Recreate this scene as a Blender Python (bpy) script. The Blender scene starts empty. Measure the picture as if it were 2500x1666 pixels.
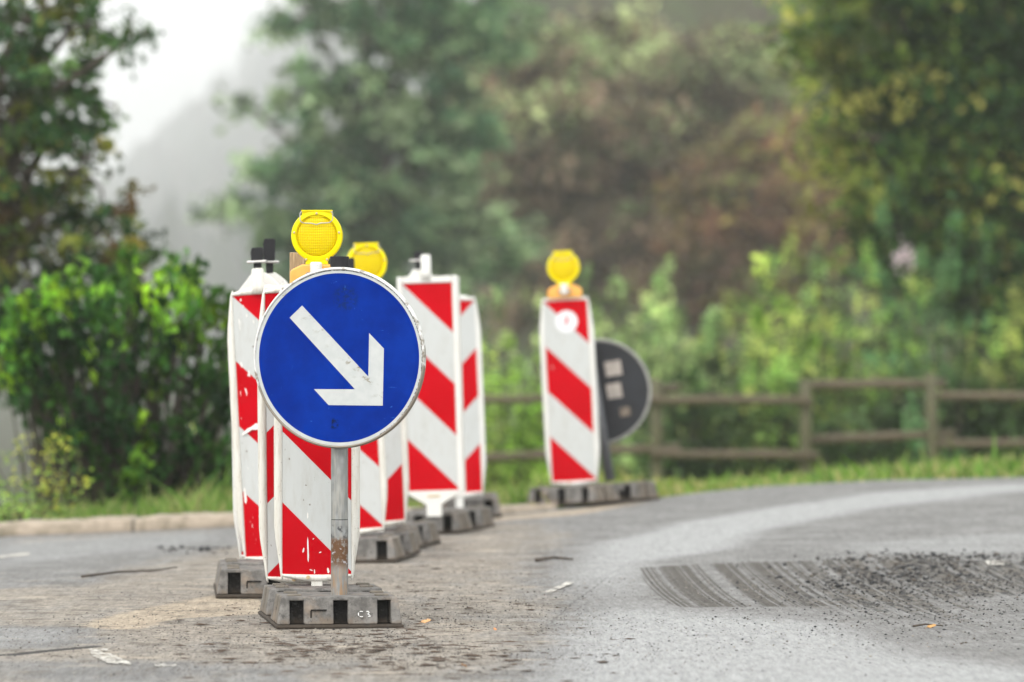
import bpy, bmesh, math, random
import numpy as np
from mathutils import Vector, Matrix, Euler

# ---------------------------------------------------------------- camera, sky, sun, exposure
sc = bpy.context.scene
COL = sc.collection
F, YH, CAMH = 12000.0, 797.0, 1.0          # focal length in photo pixels, horizon row, eye height
cam_d = bpy.data.cameras.new("camera")
cam = bpy.data.objects.new("camera", cam_d)
COL.objects.link(cam)
cam_d.sensor_width = 36.0
cam_d.lens = F / 2500.0 * 36.0
cam_d.clip_start, cam_d.clip_end = 0.5, 9000.0
cam.location = (0, 0, CAMH)
cam.rotation_euler = (math.radians(90) - math.atan((833.0 - YH) / F), 0, 0)
cam_d.dof.use_dof = True
cam_d.dof.focus_distance = 16.55
cam_d.dof.aperture_fstop = 2.9
cam_d.dof.aperture_blades = 9
sc.camera = cam

w = bpy.data.worlds.new("World")
sc.world = w
w.use_nodes = True
nt = w.node_tree
nt.nodes.clear()
SUN_EL, SUN_AZ = math.radians(48), math.radians(205)      # azimuth clockwise from +Y: behind the camera, left
sky = nt.nodes.new("ShaderNodeTexSky")
sky.sky_type = 'NISHITA'
sky.sun_disc = False
sky.sun_elevation = SUN_EL
sky.sun_rotation = SUN_AZ
sky.dust_density = 3.0
hs = nt.nodes.new("ShaderNodeHueSaturation")
hs.inputs['Saturation'].default_value = 0.12
bg = nt.nodes.new("ShaderNodeBackground")
bg.inputs['Strength'].default_value = 0.15
wo = nt.nodes.new("ShaderNodeOutputWorld")
nt.links.new(sky.outputs[0], hs.inputs['Color'])
# closed cloud cover: the clear sky's light is evened out by a bright grey layer
cm_ = nt.nodes.new("ShaderNodeMix"); cm_.data_type = 'RGBA'
cm_.inputs[0].default_value = 0.72
cm_.inputs[7].default_value = (6.0, 6.08, 6.05, 1)
nt.links.new(hs.outputs[0], cm_.inputs[6])
nt.links.new(cm_.outputs[2], bg.inputs['Color'])
nt.links.new(bg.outputs[0], wo.inputs['Surface'])

sun_d = bpy.data.lights.new("sun", 'SUN')
sun_d.energy = 0.55
sun_d.angle = math.radians(25)
sun_d.color = (1.0, 0.95, 0.87)
sun = bpy.data.objects.new("sun", sun_d)
COL.objects.link(sun)
sdir = Vector((math.sin(SUN_AZ) * math.cos(SUN_EL), math.cos(SUN_AZ) * math.cos(SUN_EL), math.sin(SUN_EL)))
sun.rotation_euler = sdir.to_track_quat('Z', 'Y').to_euler()

sc.view_settings.view_transform = 'Standard'
sc.view_settings.look = 'None'
sc.view_settings.gamma = 1.0
sc.view_settings.exposure = 1.22
sc.render.engine = 'CYCLES'
sc.cycles.use_denoising = True
sc.cycles.max_bounces = 8
sc.cycles.diffuse_bounces = 3
sc.cycles.transmission_bounces = 6
sc.cycles.transparent_max_bounces = 6
sc.cycles.volume_bounces = 2

rnd = random.Random(7)
R = math.radians

# ---------------------------------------------------------------- helpers
def sstep(a, b, x):
    t = np.clip((np.asarray(x, float) - a) / (b - a), 0, 1)
    return t * t * (3 - 2 * t)

def road_z(X, d):
    X = np.asarray(X, float)
    return 0.036 * np.clip(X - 0.3, -4, 8) * sstep(18.5, 25, d)

def ground_pt(px, py):
    """point of the road surface seen at a photo pixel"""
    d = F * CAMH / (py - YH)
    for _ in range(12):
        X = (px - 1250.0) / F * d
        d = F * (CAMH - float(road_z(X, d))) / (py - YH)
    return (px - 1250.0) / F * d, d

def at(px, py, d):
    return Vector(((px - 1250.0) / F * d, d, CAMH - (py - YH) / F * d))

def tag(o, label=None, cat=None, group=None, kind=None):
    if label: o['label'] = label
    if cat: o['category'] = cat
    if group: o['group'] = group
    if kind: o['kind'] = kind
    return o

def empty(name, loc, rot=(0, 0, 0), scale=1.0):
    o = bpy.data.objects.new(name, None)
    o.empty_display_size = 0.1
    o.location = loc
    o.rotation_euler = rot
    o.scale = (scale,) * 3
    COL.objects.link(o)
    return o

def link_mesh(name, me, mats, parent=None, smooth=False, bevel=0.0, segs=2):
    if not isinstance(mats, (list, tuple)): mats = [mats]
    for m in mats: me.materials.append(m)
    o = bpy.data.objects.new(name, me)
    COL.objects.link(o)
    if parent is not None: o.parent = parent
    if smooth:
        me.polygons.foreach_set('use_smooth', [True] * len(me.polygons))
    if bevel > 0:
        b = o.modifiers.new("bevel", 'BEVEL')
        b.width = bevel; b.segments = segs; b.limit_method = 'ANGLE'; b.angle_limit = R(35)
        b.harden_normals = False
    return o

class MB:
    def __init__(s):
        s.v, s.f, s.m = [], [], []
    def add(s, vs, fs, mi=0):
        n = len(s.v)
        s.v += [tuple(v) for v in vs]
        s.f += [tuple(i + n for i in f) for f in fs]
        s.m += [mi] * len(fs)
    def hexa(s, b, t, mi=0):            # bottom quad, top quad, both counter-clockwise from above
        s.add(list(b) + list(t), [(3, 2, 1, 0), (4, 5, 6, 7), (0, 1, 5, 4), (1, 2, 6, 5), (2, 3, 7, 6), (3, 0, 4, 7)], mi)
    def box(s, x0, x1, y0, y1, z0, z1, mi=0):
        s.hexa([(x0, y0, z0), (x1, y0, z0), (x1, y1, z0), (x0, y1, z0)], [(x0, y0, z1), (x1, y0, z1), (x1, y1, z1), (x0, y1, z1)], mi)
    def loft(s, rings, mi=0, caps=True):
        n = len(rings[0]); base = len(s.v)
        for r in rings: s.v += [tuple(p) for p in r]
        for i in range(len(rings) - 1):
            for j in range(n):
                a = base + i * n + j; b = base + i * n + (j + 1) % n
                s.f.append((a, b, b + n, a + n)); s.m.append(mi)
        if caps:
            s.f.append(tuple(base + j for j in reversed(range(n)))); s.m.append(mi)
            s.f.append(tuple(base + (len(rings) - 1) * n + j for j in range(n))); s.m.append(mi)
    def tube(s, pts, rad, n=8, mi=0, caps=True):
        pts = [Vector(p) for p in pts]
        rads = rad if isinstance(rad, (list, tuple)) else [rad] * len(pts)
        rings = []
        up = None
        for i, p in enumerate(pts):
            t = (pts[min(i + 1, len(pts) - 1)] - pts[max(i - 1, 0)]).normalized()
            if up is None:
                up = Vector((0, 0, 1)) if abs(t.z) < 0.9 else Vector((0, 1, 0))
            a = t.cross(up).normalized()
            up = a.cross(t).normalized()
            rings.append([p + (a * math.cos(k * 2 * math.pi / n) + up * math.sin(k * 2 * math.pi / n)) * rads[i] for k in range(n)])
        s.loft(rings, mi, caps)
    def prism(s, poly, y0, y1, mi=0):   # polygon in x,z (counter-clockwise seen from -y), extruded along y
        n = len(poly)
        vs = [(x, y0, z) for x, z in poly] + [(x, y1, z) for x, z in poly]
        fs = [tuple(range(n)), tuple(reversed(range(n, 2 * n)))]
        fs += [((i + 1) % n, i, i + n, (i + 1) % n + n) for i in range(n)]
        s.add(vs, fs, mi)
    def lathe_y(s, prof, n=48, mi=0):   # profile of (r, y) turned around the y axis
        rings = [[(r * math.cos(k * 2 * math.pi / n), y, r * math.sin(k * 2 * math.pi / n)) for k in range(n)] for r, y in prof]
        s.loft(rings, mi, True)
    def build(s, name, mats, parent=None, smooth=False, bevel=0.0, segs=2, fix=True):
        me = bpy.data.meshes.new(name)
        me.from_pydata(s.v, [], s.f)
        me.polygons.foreach_set('material_index', s.m)
        if fix:
            bm = bmesh.new(); bm.from_mesh(me)
            bmesh.ops.recalc_face_normals(bm, faces=bm.faces)
            bm.to_mesh(me); bm.free()
        me.update()
        return link_mesh(name, me, mats, parent, smooth, bevel, segs)

def np_mesh(name, V, Fq, mats, parent=None, attrs=None, smooth=False):
    """V (n,3); Fq (m,4) quads or (m,3) triangles; attrs {name: (type, domain, array)}"""
    me = bpy.data.meshes.new(name)
    k = Fq.shape[1]
    me.vertices.add(len(V)); me.loops.add(Fq.size); me.polygons.add(len(Fq))
    me.vertices.foreach_set('co', V.astype(np.float32).ravel())
    me.loops.foreach_set('vertex_index', Fq.astype(np.int32).ravel())
    me.polygons.foreach_set('loop_start', np.arange(0, Fq.size, k, dtype=np.int32))
    me.polygons.foreach_set('loop_total', np.full(len(Fq), k, np.int32))
    me.update(calc_edges=True)
    for an, (ty, dom, arr) in (attrs or {}).items():
        a = me.attributes.new(an, ty, dom)
        a.data.foreach_set('color' if 'COLOR' in ty else 'value', arr.astype(np.float32).ravel())
    return link_mesh(name, me, mats, parent, smooth)

# ---------------------------------------------------------------- material helpers
class NT:
    def __init__(s, name):
        s.mat = bpy.data.materials.new(name)
        s.mat.use_nodes = True
        s.t = s.mat.node_tree
        s.t.nodes.clear()
        s.out = s.t.nodes.new("ShaderNodeOutputMaterial")
        s.bs = s.t.nodes.new("ShaderNodeBsdfPrincipled")
        s.t.links.new(s.bs.outputs[0], s.out.inputs['Surface'])
        s.tc = s.t.nodes.new("ShaderNodeTexCoord")
    def put(s, sock, val):
        if isinstance(val, bpy.types.NodeSocket): s.t.links.new(val, sock)
        elif isinstance(val, (tuple, list)) and len(val) == 3 and sock.type == 'RGBA': sock.default_value = (*val, 1)
        else: sock.default_value = val
    def set(s, **kw):
        for k, v in kw.items(): s.put(s.bs.inputs[k.replace('_', ' ')], v)
        return s
    def coord(s, scale=(1, 1, 1), loc=(0, 0, 0), rot=(0, 0, 0), src='Object'):
        m = s.t.nodes.new("ShaderNodeMapping")
        s.t.links.new(s.tc.outputs[src], m.inputs[0])
        m.inputs['Scale'].default_value = scale
        m.inputs['Location'].default_value = loc
        m.inputs['Rotation'].default_value = rot
        return m.outputs[0]
    def noise(s, scale, vec=None, detail=4, rough=0.55, dist=0.0):
        n = s.t.nodes.new("ShaderNodeTexNoise")
        n.inputs['Scale'].default_value = scale
        n.inputs['Detail'].default_value = detail
        n.inputs['Roughness'].default_value = rough
        n.inputs['Distortion'].default_value = dist
        s.t.links.new(vec if vec is not None else s.tc.outputs['Object'], n.inputs['Vector'])
        return n.outputs[0]
    def vor(s, scale, vec=None, feature='F1'):
        n = s.t.nodes.new("ShaderNodeTexVoronoi")
        n.feature = feature
        n.inputs['Scale'].default_value = scale
        s.t.links.new(vec if vec is not None else s.tc.outputs['Object'], n.inputs['Vector'])
        return n.outputs[0]
    def ramp(s, fac, a, b, lo=0.0, hi=1.0):
        n = s.t.nodes.new("ShaderNodeMapRange")
        n.interpolation_type = 'SMOOTHSTEP'
        s.put(n.inputs['Value'], fac)
        n.inputs['From Min'].default_value = a; n.inputs['From Max'].default_value = b
        n.inputs['To Min'].default_value = lo; n.inputs['To Max'].default_value = hi
        return n.outputs[0]
    def math(s, op, a, b=0.0, clamp=False):
        n = s.t.nodes.new("ShaderNodeMath"); n.operation = op; n.use_clamp = clamp
        s.put(n.inputs[0], a); s.put(n.inputs[1], b)
        return n.outputs[0]
    def mix(s, fac, a, b, mode='MIX'):
        n = s.t.nodes.new("ShaderNodeMix"); n.data_type = 'RGBA'; n.blend_type = mode
        s.put(n.inputs['Factor'], fac); s.put(n.inputs['A'] if False else n.inputs[6], a); s.put(n.inputs[7], b)
        return n.outputs[2]
    def sep(s, vec=None):
        n = s.t.nodes.new("ShaderNodeSeparateXYZ")
        s.t.links.new(vec if vec is not None else s.tc.outputs['Object'], n.inputs[0])
        return n.outputs
    def attr(s, name, out='Fac'):
        n = s.t.nodes.new("ShaderNodeAttribute"); n.attribute_name = name
        return n.outputs[out]
    def bump(s, h, strength=0.3, dist=0.01):
        n = s.t.nodes.new("ShaderNodeBump")
        n.inputs['Strength'].default_value = strength; n.inputs['Distance'].default_value = dist
        s.t.links.new(h, n.inputs['Height'])
        s.t.links.new(n.outputs[0], s.bs.inputs['Normal'])
        return s

def m_plain(name, col, rough=0.5, metal=0.0, var=0.12, scale=30.0):
    n = NT(name)
    f = n.noise(scale)
    c = n.mix(n.ramp(f, 0.3, 0.7), tuple(x * (1 - var) for x in col), tuple(min(1, x * (1 + var)) for x in col))
    n.set(Base_Color=c, Roughness=rough, Metallic=metal)
    return n.mat

def m_white_plastic(name, dirt=0.5, base=(0.66, 0.645, 0.59)):
    n = NT(name)
    streak = n.noise(9, n.coord((7, 7, 0.8)), 5, 0.65)
    blot = n.noise(35, None, 5, 0.6)
    dots = n.noise(160, None, 2, 0.5)
    c = n.mix(n.ramp(streak, 0.44, 0.72, 0, dirt), base, (0.40, 0.33, 0.24))
    c = n.mix(n.ramp(blot, 0.60, 0.76, 0, dirt * 0.8), c, (0.25, 0.20, 0.14))
    c = n.mix(n.ramp(dots, 0.69, 0.74, 0, 0.8), c, (0.09, 0.07, 0.05))
    n.set(Base_Color=c, Roughness=0.48)
    n.bump(blot, 0.25, 0.002)
    return n.mat

def m_stripes(name, mirror=False, wear=0.3):
    """red and white bands at 45 degrees; each 0.25 m high, counted from the panel's foot"""
    n = NT(name)
    X, Y, Z = n.sep()
    xs = n.math('MULTIPLY', X, -1.0) if mirror else X
    u = n.math('ADD', n.math('ADD', Z, xs), 0.12)
    u = n.math('DIVIDE', u, 0.5)
    fr = n.math('FRACT', u)
    e1 = n.math('SMOOTH_MIN', 1.0, 1.0)
    isred = n.math('SUBTRACT', 1.0, n.ramp(fr, 0.4985, 0.5015), True)
    isred2 = n.ramp(fr, 0.998, 1.0)
    red = n.math('MAXIMUM', isred, isred2)
    big = n.noise(4, None, 3, 0.5)
    redc = n.mix(n.ramp(big, 0.3, 0.7), (0.42, 0.0005, 0.005), (0.49, 0.001, 0.008))
    grime = n.noise(14, n.coord((3, 3, 0.7)), 5, 0.65)
    white = n.mix(n.ramp(grime, 0.42, 0.8, 0, 0.45), (0.50, 0.515, 0.505), (0.38, 0.365, 0.325))
    smut = n.noise(60, n.coord((1, 1, 0.8)), 3, 0.55)
    white = n.mix(n.ramp(smut, 0.70, 0.745, 0, 0.8), white, (0.16, 0.13, 0.10))
    c = n.mix(red, white, redc)
    # chips in the foil, longer than wide
    chips = n.noise(26, n.coord((2.2, 2.2, 0.6), rot=(0, R(14), 0)), 4, 0.6, 0.4)
    area = n.noise(5, n.coord((1, 1, 1), (3.1, 0, 1.7)), 2, 0.5)
    cm = n.math('MULTIPLY', n.ramp(chips, 0.70 - 0.05 * wear, 0.72 - 0.05 * wear), n.ramp(area, 0.58 - 0.16 * wear, 0.64 - 0.16 * wear))
    c = n.mix(cm, c, (0.72, 0.70, 0.66))
    n.set(Base_Color=c, Roughness=0.5, Specular_IOR_Level=0.04)
    cell = n.vor(420)
    n.bump(cell, 0.12, 0.0006)
    return n.mat

def m_galv(name, rust=True):
    n = NT(name)
    X, Y, Z = n.sep()
    sp = n.vor(60, n.coord((1, 1, 0.5)))
    st = n.noise(16, n.coord((6, 6, 0.6)), 5, 0.65)
    c = n.mix(n.ramp(sp, 0.0, 0.7), (0.29, 0.30, 0.30), (0.21, 0.215, 0.21))
    c = n.mix(n.ramp(st, 0.42, 0.68, 0, 0.75), c, (0.36, 0.35, 0.31))
    if rust:
        nz = n.noise(42, n.coord((1.2, 1.2, 1)), 6, 0.7)
        band = n.math('MULTIPLY', n.ramp(Z, 0.16, 0.20), n.math('SUBTRACT', 1.0, n.ramp(Z, 0.262, 0.285)))
        low = n.math('SUBTRACT', 1.0, n.ramp(Z, 0.10, 0.27))
        c = n.mix(n.math('MULTIPLY', low, n.ramp(st, 0.40, 0.62, 0, 0.85)), c, (0.30, 0.18, 0.09))
        c = n.mix(n.math('MULTIPLY', band, n.ramp(nz, 0.36, 0.50)), c, (0.12, 0.055, 0.022))
        c = n.mix(n.math('MULTIPLY', band, n.ramp(n.noise(60), 0.60, 0.70)), c, (0.42, 0.42, 0.46))
        sc1 = n.math('MULTIPLY', n.ramp(Z, 0.265, 0.28), n.math('SUBTRACT', 1.0, n.ramp(Z, 0.305, 0.325)))
        c = n.mix(n.math('MULTIPLY', sc1, n.ramp(nz, 0.52, 0.62)), c, (0.06, 0.06, 0.065))
    n.set(Base_Color=c, Roughness=0.5, Metallic=0.35)
    n.bump(st, 0.25, 0.002)
    return n.mat

def m_rubber(name, a, b, dirtc=(0.30, 0.23, 0.17), dirt=0.5):
    n = NT(name)
    f = n.noise(18, None, 6, 0.7)
    g = n.noise(90, None, 4, 0.6)
    c = n.mix(n.ramp(f, 0.35, 0.65), a, b)
    c = n.mix(n.ramp(n.noise(8, n.coord((1, 1, 1), (5, 2, 0)), 5, 0.7), 0.52, 0.72, 0, dirt), c, dirtc)
    Zr = n.sep()[2]
    lowm = n.math('SUBTRACT', 1.0, n.ramp(n.math('ADD', Zr, n.math('MULTIPLY', n.math('SUBTRACT', f, 0.5), 0.10)), 0.016, 0.042))
    c = n.mix(n.math('MULTIPLY', lowm, dirt), c, (0.20, 0.155, 0.115))
    c = n.mix(n.ramp(n.noise(34, n.coord((1, 1, 1), (2, 7, 1)), 5, 0.75), 0.56, 0.64, 0, 0.6), c, (0.055, 0.052, 0.05))
    c = n.mix(n.ramp(g, 0.64, 0.70, 0, 0.7), c, (0.05, 0.05, 0.05))
    n.set(Base_Color=c, Roughness=0.85, Specular_IOR_Level=0.12)
    n.bump(g, 0.5, 0.003)
    return n.mat

def m_leaf(name, trans=0.35, rough=0.5):
    n = NT(name)
    col = n.attr('col', 'Color')
    n.set(Base_Color=col, Roughness=rough, Specular_IOR_Level=0.12)
    tr = n.t.nodes.new("ShaderNodeBsdfTranslucent")
    hsn = n.t.nodes.new("ShaderNodeHueSaturation")
    hsn.inputs['Value'].default_value = 1.6
    hsn.inputs['Saturation'].default_value = 1.1
    n.t.links.new(col, hsn.inputs['Color'])
    n.t.links.new(hsn.outputs[0], tr.inputs[0])
    mx = n.t.nodes.new("ShaderNodeMixShader")
    mx.inputs[0].default_value = trans
    n.t.links.new(n.bs.outputs[0], mx.inputs[1]); n.t.links.new(tr.outputs[0], mx.inputs[2])
    n.t.links.new(mx.outputs[0], n.out.inputs['Surface'])
    return n.mat

M = {}
M['frame'] = m_white_plastic('old_white_plastic', 0.55)
M['frame_clean'] = m_white_plastic('clean_white_plastic', 0.18, (0.68, 0.675, 0.64))
M['stripe'] = m_stripes('stripes_falling_right', False, 0.25)
M['stripe_m'] = m_stripes('stripes_falling_left', True, 0.15)
M['stripe_worn'] = m_stripes('worn_stripes', False, 1.0)
M['galv'] = m_galv('galvanised_rusty')
M['galv_clean'] = m_galv('galvanised', False)
M['rubber'] = m_rubber('dusty_rubber', (0.10, 0.095, 0.089), (0.21, 0.20, 0.187))
M['rubber_side'] = m_rubber('brown_dusty_rubber', (0.13, 0.115, 0.095), (0.18, 0.16, 0.135))
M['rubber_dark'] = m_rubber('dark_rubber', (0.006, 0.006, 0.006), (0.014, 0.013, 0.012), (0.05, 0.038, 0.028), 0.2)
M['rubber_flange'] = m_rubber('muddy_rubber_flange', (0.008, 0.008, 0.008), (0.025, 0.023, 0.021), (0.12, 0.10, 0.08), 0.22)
M['black'] = m_plain('black_plastic', (0.006, 0.006, 0.008), 0.8)
M['steel'] = m_plain('steel_wire', (0.42, 0.41, 0.40), 0.35, 0.8)
M['wood'] = None
M['peach'] = m_plain('orange_battery_case', (0.80, 0.38, 0.07), 0.42, 0, 0.06)
M['rust_tan'] = m_plain('tan_plastic', (0.55, 0.42, 0.24), 0.6)

def m_blue():
    n = NT('blue_sign_foil')
    b = n.noise(7, None, 5, 0.6)
    c = n.mix(n.ramp(b, 0.3, 0.72), (0.0002, 0.016, 0.19), (0.0005, 0.027, 0.26))
    s1 = n.noise(38, n.coord((1.4, 1, 0.35), rot=(0, R(60), 0)), 4, 0.6, 0.6)
    s2 = n.noise(50, n.coord((0.35, 1, 1.6), rot=(0, R(25), 0)), 4, 0.6, 0.6)
    X, Y, Z = n.sep()
    low = n.math('SUBTRACT', 1.0, n.ramp(Z, -0.19, -0.10))
    a = n.noise(6, n.coord((1, 1, 1), (4, 0, 2)), 2)
    sc_ = n.math('MAXIMUM', n.ramp(s1, 0.675, 0.70), n.ramp(s2, 0.675, 0.70))
    c = n.mix(n.math('MULTIPLY', sc_, n.ramp(n.math('ADD', a, n.math('MULTIPLY', low, 0.12)), 0.50, 0.62, 0, 0.5)), c, (0.06, 0.20, 0.50))
    # dull round spot near the top, dark smudge near the foot
    def spot(cx, cz, r, amp, colr, c):
        dx = n.math('SUBTRACT', X, cx); dz = n.math('SUBTRACT', Z, cz)
        dd = n.math('SQRT', n.math('ADD', n.math('MULTIPLY', dx, dx), n.math('MULTIPLY', dz, dz)))
        k = n.math('SUBTRACT', 1.0, n.ramp(dd, r * 0.6, r))
        return n.mix(n.math('MULTIPLY', k, n.ramp(n.noise(70, None, 4, 0.7), 0.42, 0.60, 0, amp)), c, colr)
    c = spot(0.023, 0.198, 0.052, 0.75, (0.006, 0.02, 0.09), c)
    c = spot(-0.018, -0.218, 0.022, 0.95, (0.004, 0.008, 0.03), c)
    n.set(Base_Color=c, Roughness=0.5, Specular_IOR_Level=0.03)
    n.bump(n.vor(500), 0.08, 0.0005)
    return n.mat
M['blue'] = m_blue()

def m_arrow():
    n = NT('grey_white_reflective_foil')
    X, Y, Z = n.sep()
    g = n.noise(60, n.coord((0.6, 1, 1), rot=(0, R(-45), 0)), 5, 0.7)
    u = n.math('ADD', X, Z)                     # along the shaft's upper edge this stays near constant
    k = n.math('MULTIPLY', n.math('MULTIPLY', n.ramp(u, -0.03, 0.04), n.math('SUBTRACT', 1.0, n.ramp(u, 0.045, 0.06))), n.ramp(n.noise(9, n.coord((1, 1, 1), (0.3, 0, 0.1))), 0.38, 0.52))
    c = n.mix(n.ramp(n.noise(25), 0.3, 0.7), (0.42, 0.44, 0.435), (0.475, 0.49, 0.48))
    c = n.mix(n.math('MULTIPLY', k, n.ramp(g, 0.55, 0.64, 0, 0.9)), c, (0.20, 0.17, 0.11))
    n.set(Base_Color=c, Roughness=0.38)
    n.bump(n.vor(480), 0.1, 0.0005)
    return n.mat
M['arrow'] = m_arrow()

def m_rim():
    n = NT('sign_rim')
    X, Y, Z = n.sep()
    g = n.noise(30, None, 6, 0.7)
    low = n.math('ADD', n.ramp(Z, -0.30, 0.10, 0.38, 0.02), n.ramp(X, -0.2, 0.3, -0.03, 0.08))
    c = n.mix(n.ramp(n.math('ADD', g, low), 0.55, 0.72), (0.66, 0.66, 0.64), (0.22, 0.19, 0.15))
    n.set(Base_Color=c, Roughness=0.42, Metallic=0.2)
    return n.mat
M['rim'] = m_rim()

def m_lens():
    n = NT('yellow_lens')
    X, Y, Z = n.sep()
    g = n.noise(30, None, 2)
    c = n.mix(n.ramp(g, 0.3, 0.7), (0.93, 0.80, 0.002), (0.97, 0.88, 0.004))
    n.set(Base_Color=c, Roughness=0.22, Specular_IOR_Level=0.2)
    tr = n.t.nodes.new("ShaderNodeBsdfTranslucent")
    tr.inputs[0].default_value = (1.0, 0.86, 0.01, 1)
    mx = n.t.nodes.new("ShaderNodeMixShader"); mx.inputs[0].default_value = 0.35
    n.t.links.new(n.bs.outputs[0], mx.inputs[1]); n.t.links.new(tr.outputs[0], mx.inputs[2])
    n.t.links.new(mx.outputs[0], n.out.inputs['Surface'])
    wv = n.math('ABSOLUTE', n.math('SINE', n.math('MULTIPLY', X, 420.0)))
    wz = n.math('ABSOLUTE', n.math('SINE', n.math('MULTIPLY', Z, 330.0)))
    h = n.math('ADD', wv, wz)
    n.put(n.bs.inputs['Base Color'], n.mix(n.ramp(h, 0.5, 1.7, 0, 0.75), c, (0.74, 0.50, 0.002)))
    n.bump(h, 0.35, 0.0025)
    return n.mat
M['lens'] = m_lens()

def m_yellow():
    n = NT('yellow_lamp_plastic')
    n.set(Base_Color=n.mix(n.ramp(n.noise(22, None, 4), 0.45, 0.75, 0, 0.5), (0.95, 0.82, 0.004), (0.88, 0.70, 0.01)), Roughness=0.35, Specular_IOR_Level=0.15)
    tr = n.t.nodes.new("ShaderNodeBsdfTranslucent")
    tr.inputs[0].default_value = (1.0, 0.85, 0.01, 1)
    mx = n.t.nodes.new("ShaderNodeMixShader"); mx.inputs[0].default_value = 0.25
    n.t.links.new(n.bs.outputs[0], mx.inputs[1]); n.t.links.new(tr.outputs[0], mx.inputs[2])
    n.t.links.new(mx.outputs[0], n.out.inputs['Surface'])
    return n.mat
M['yellow'] = m_yellow()

def m_wood(name, a, b, axis=(1, 1, 8)):
    n = NT(name)
    g = n.noise(10, n.coord(axis), 5, 0.65, 0.3)
    c = n.mix(n.ramp(g, 0.35, 0.65), a, b)
    c = n.mix(n.ramp(n.noise(5, None, 4), 0.5, 0.8, 0, 0.5), c, tuple(x * 0.5 for x in b))
    n.set(Base_Color=c, Roughness=0.8)
    n.bump(g, 0.5, 0.004)
    return n.mat
M['stake'] = m_wood('weathered_stake_wood', (0.50, 0.37, 0.22), (0.25, 0.17, 0.10), (9, 9, 0.7))
M['fence'] = m_wood('fence_wood', (0.125, 0.095, 0.06), (0.06, 0.046, 0.03), (0.6, 5, 5))
M['fence_post'] = m_wood('mossy_fence_post_wood', (0.11, 0.105, 0.05), (0.055, 0.05, 0.028), (5, 5, 0.6))
M['bark'] = m_wood('bark', (0.085, 0.065, 0.05), (0.035, 0.028, 0.022), (4, 4, 0.6))
M['leaf'] = m_leaf('leaves')
M['grass'] = m_leaf('grass_blades', 0.3, 0.6)

# ---------------------------------------------------------------- the setting: road, terrain, hill
EDGE = [ground_pt(*p) for p in [(0, 1310), (280, 1300), (560, 1287), (900, 1272), (1180, 1259), (1400, 1240), (1600, 1216), (1870, 1187), (2160, 1173), (2500, 1166)]]
EDGE = [(-9.0, 21.6), (-5.0, 22.6)] + EDGE + [(EDGE[-1][0] + 3.5, EDGE[-1][1] + 1.3), (EDGE[-1][0] + 12, EDGE[-1][1] + 2.0)]
EX = np.array([p[0] for p in EDGE]); EY = np.array([p[1] for p in EDGE])
def edge_d(X): return np.interp(X, EX, EY)

def terr_z(X, d):
    X = np.asarray(X, float); d = np.asarray(d, float)
    e = edge_d(X)
    a = X / np.maximum(d, 1)
    right = sstep(-0.045, -0.012, a)
    past = np.clip(d - e, 0, None)
    zr = road_z(X, np.minimum(d, e + 1)) - 0.03 - 0.62 * sstep(0.5, 17, past)
    zr = zr + 75 * sstep(105, 420, d) * sstep(-0.022, 0.012, a)
    zl = road_z(X, np.minimum(d, e + 1)) - 0.03 - 9.5 * sstep(6, 55, past)
    hill = sstep(1700, 3600, d) * (330 + 3150 * a.clip(-0.1, 0.02))
    far = zl + hill
    z = zl * (1 - right) + zr * right + hill * (1 - right)
    z = z + 0.6 * np.sin(X * 0.05 + 1) * np.sin(d * 0.03) * sstep(80, 160, d)
    return z

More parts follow.
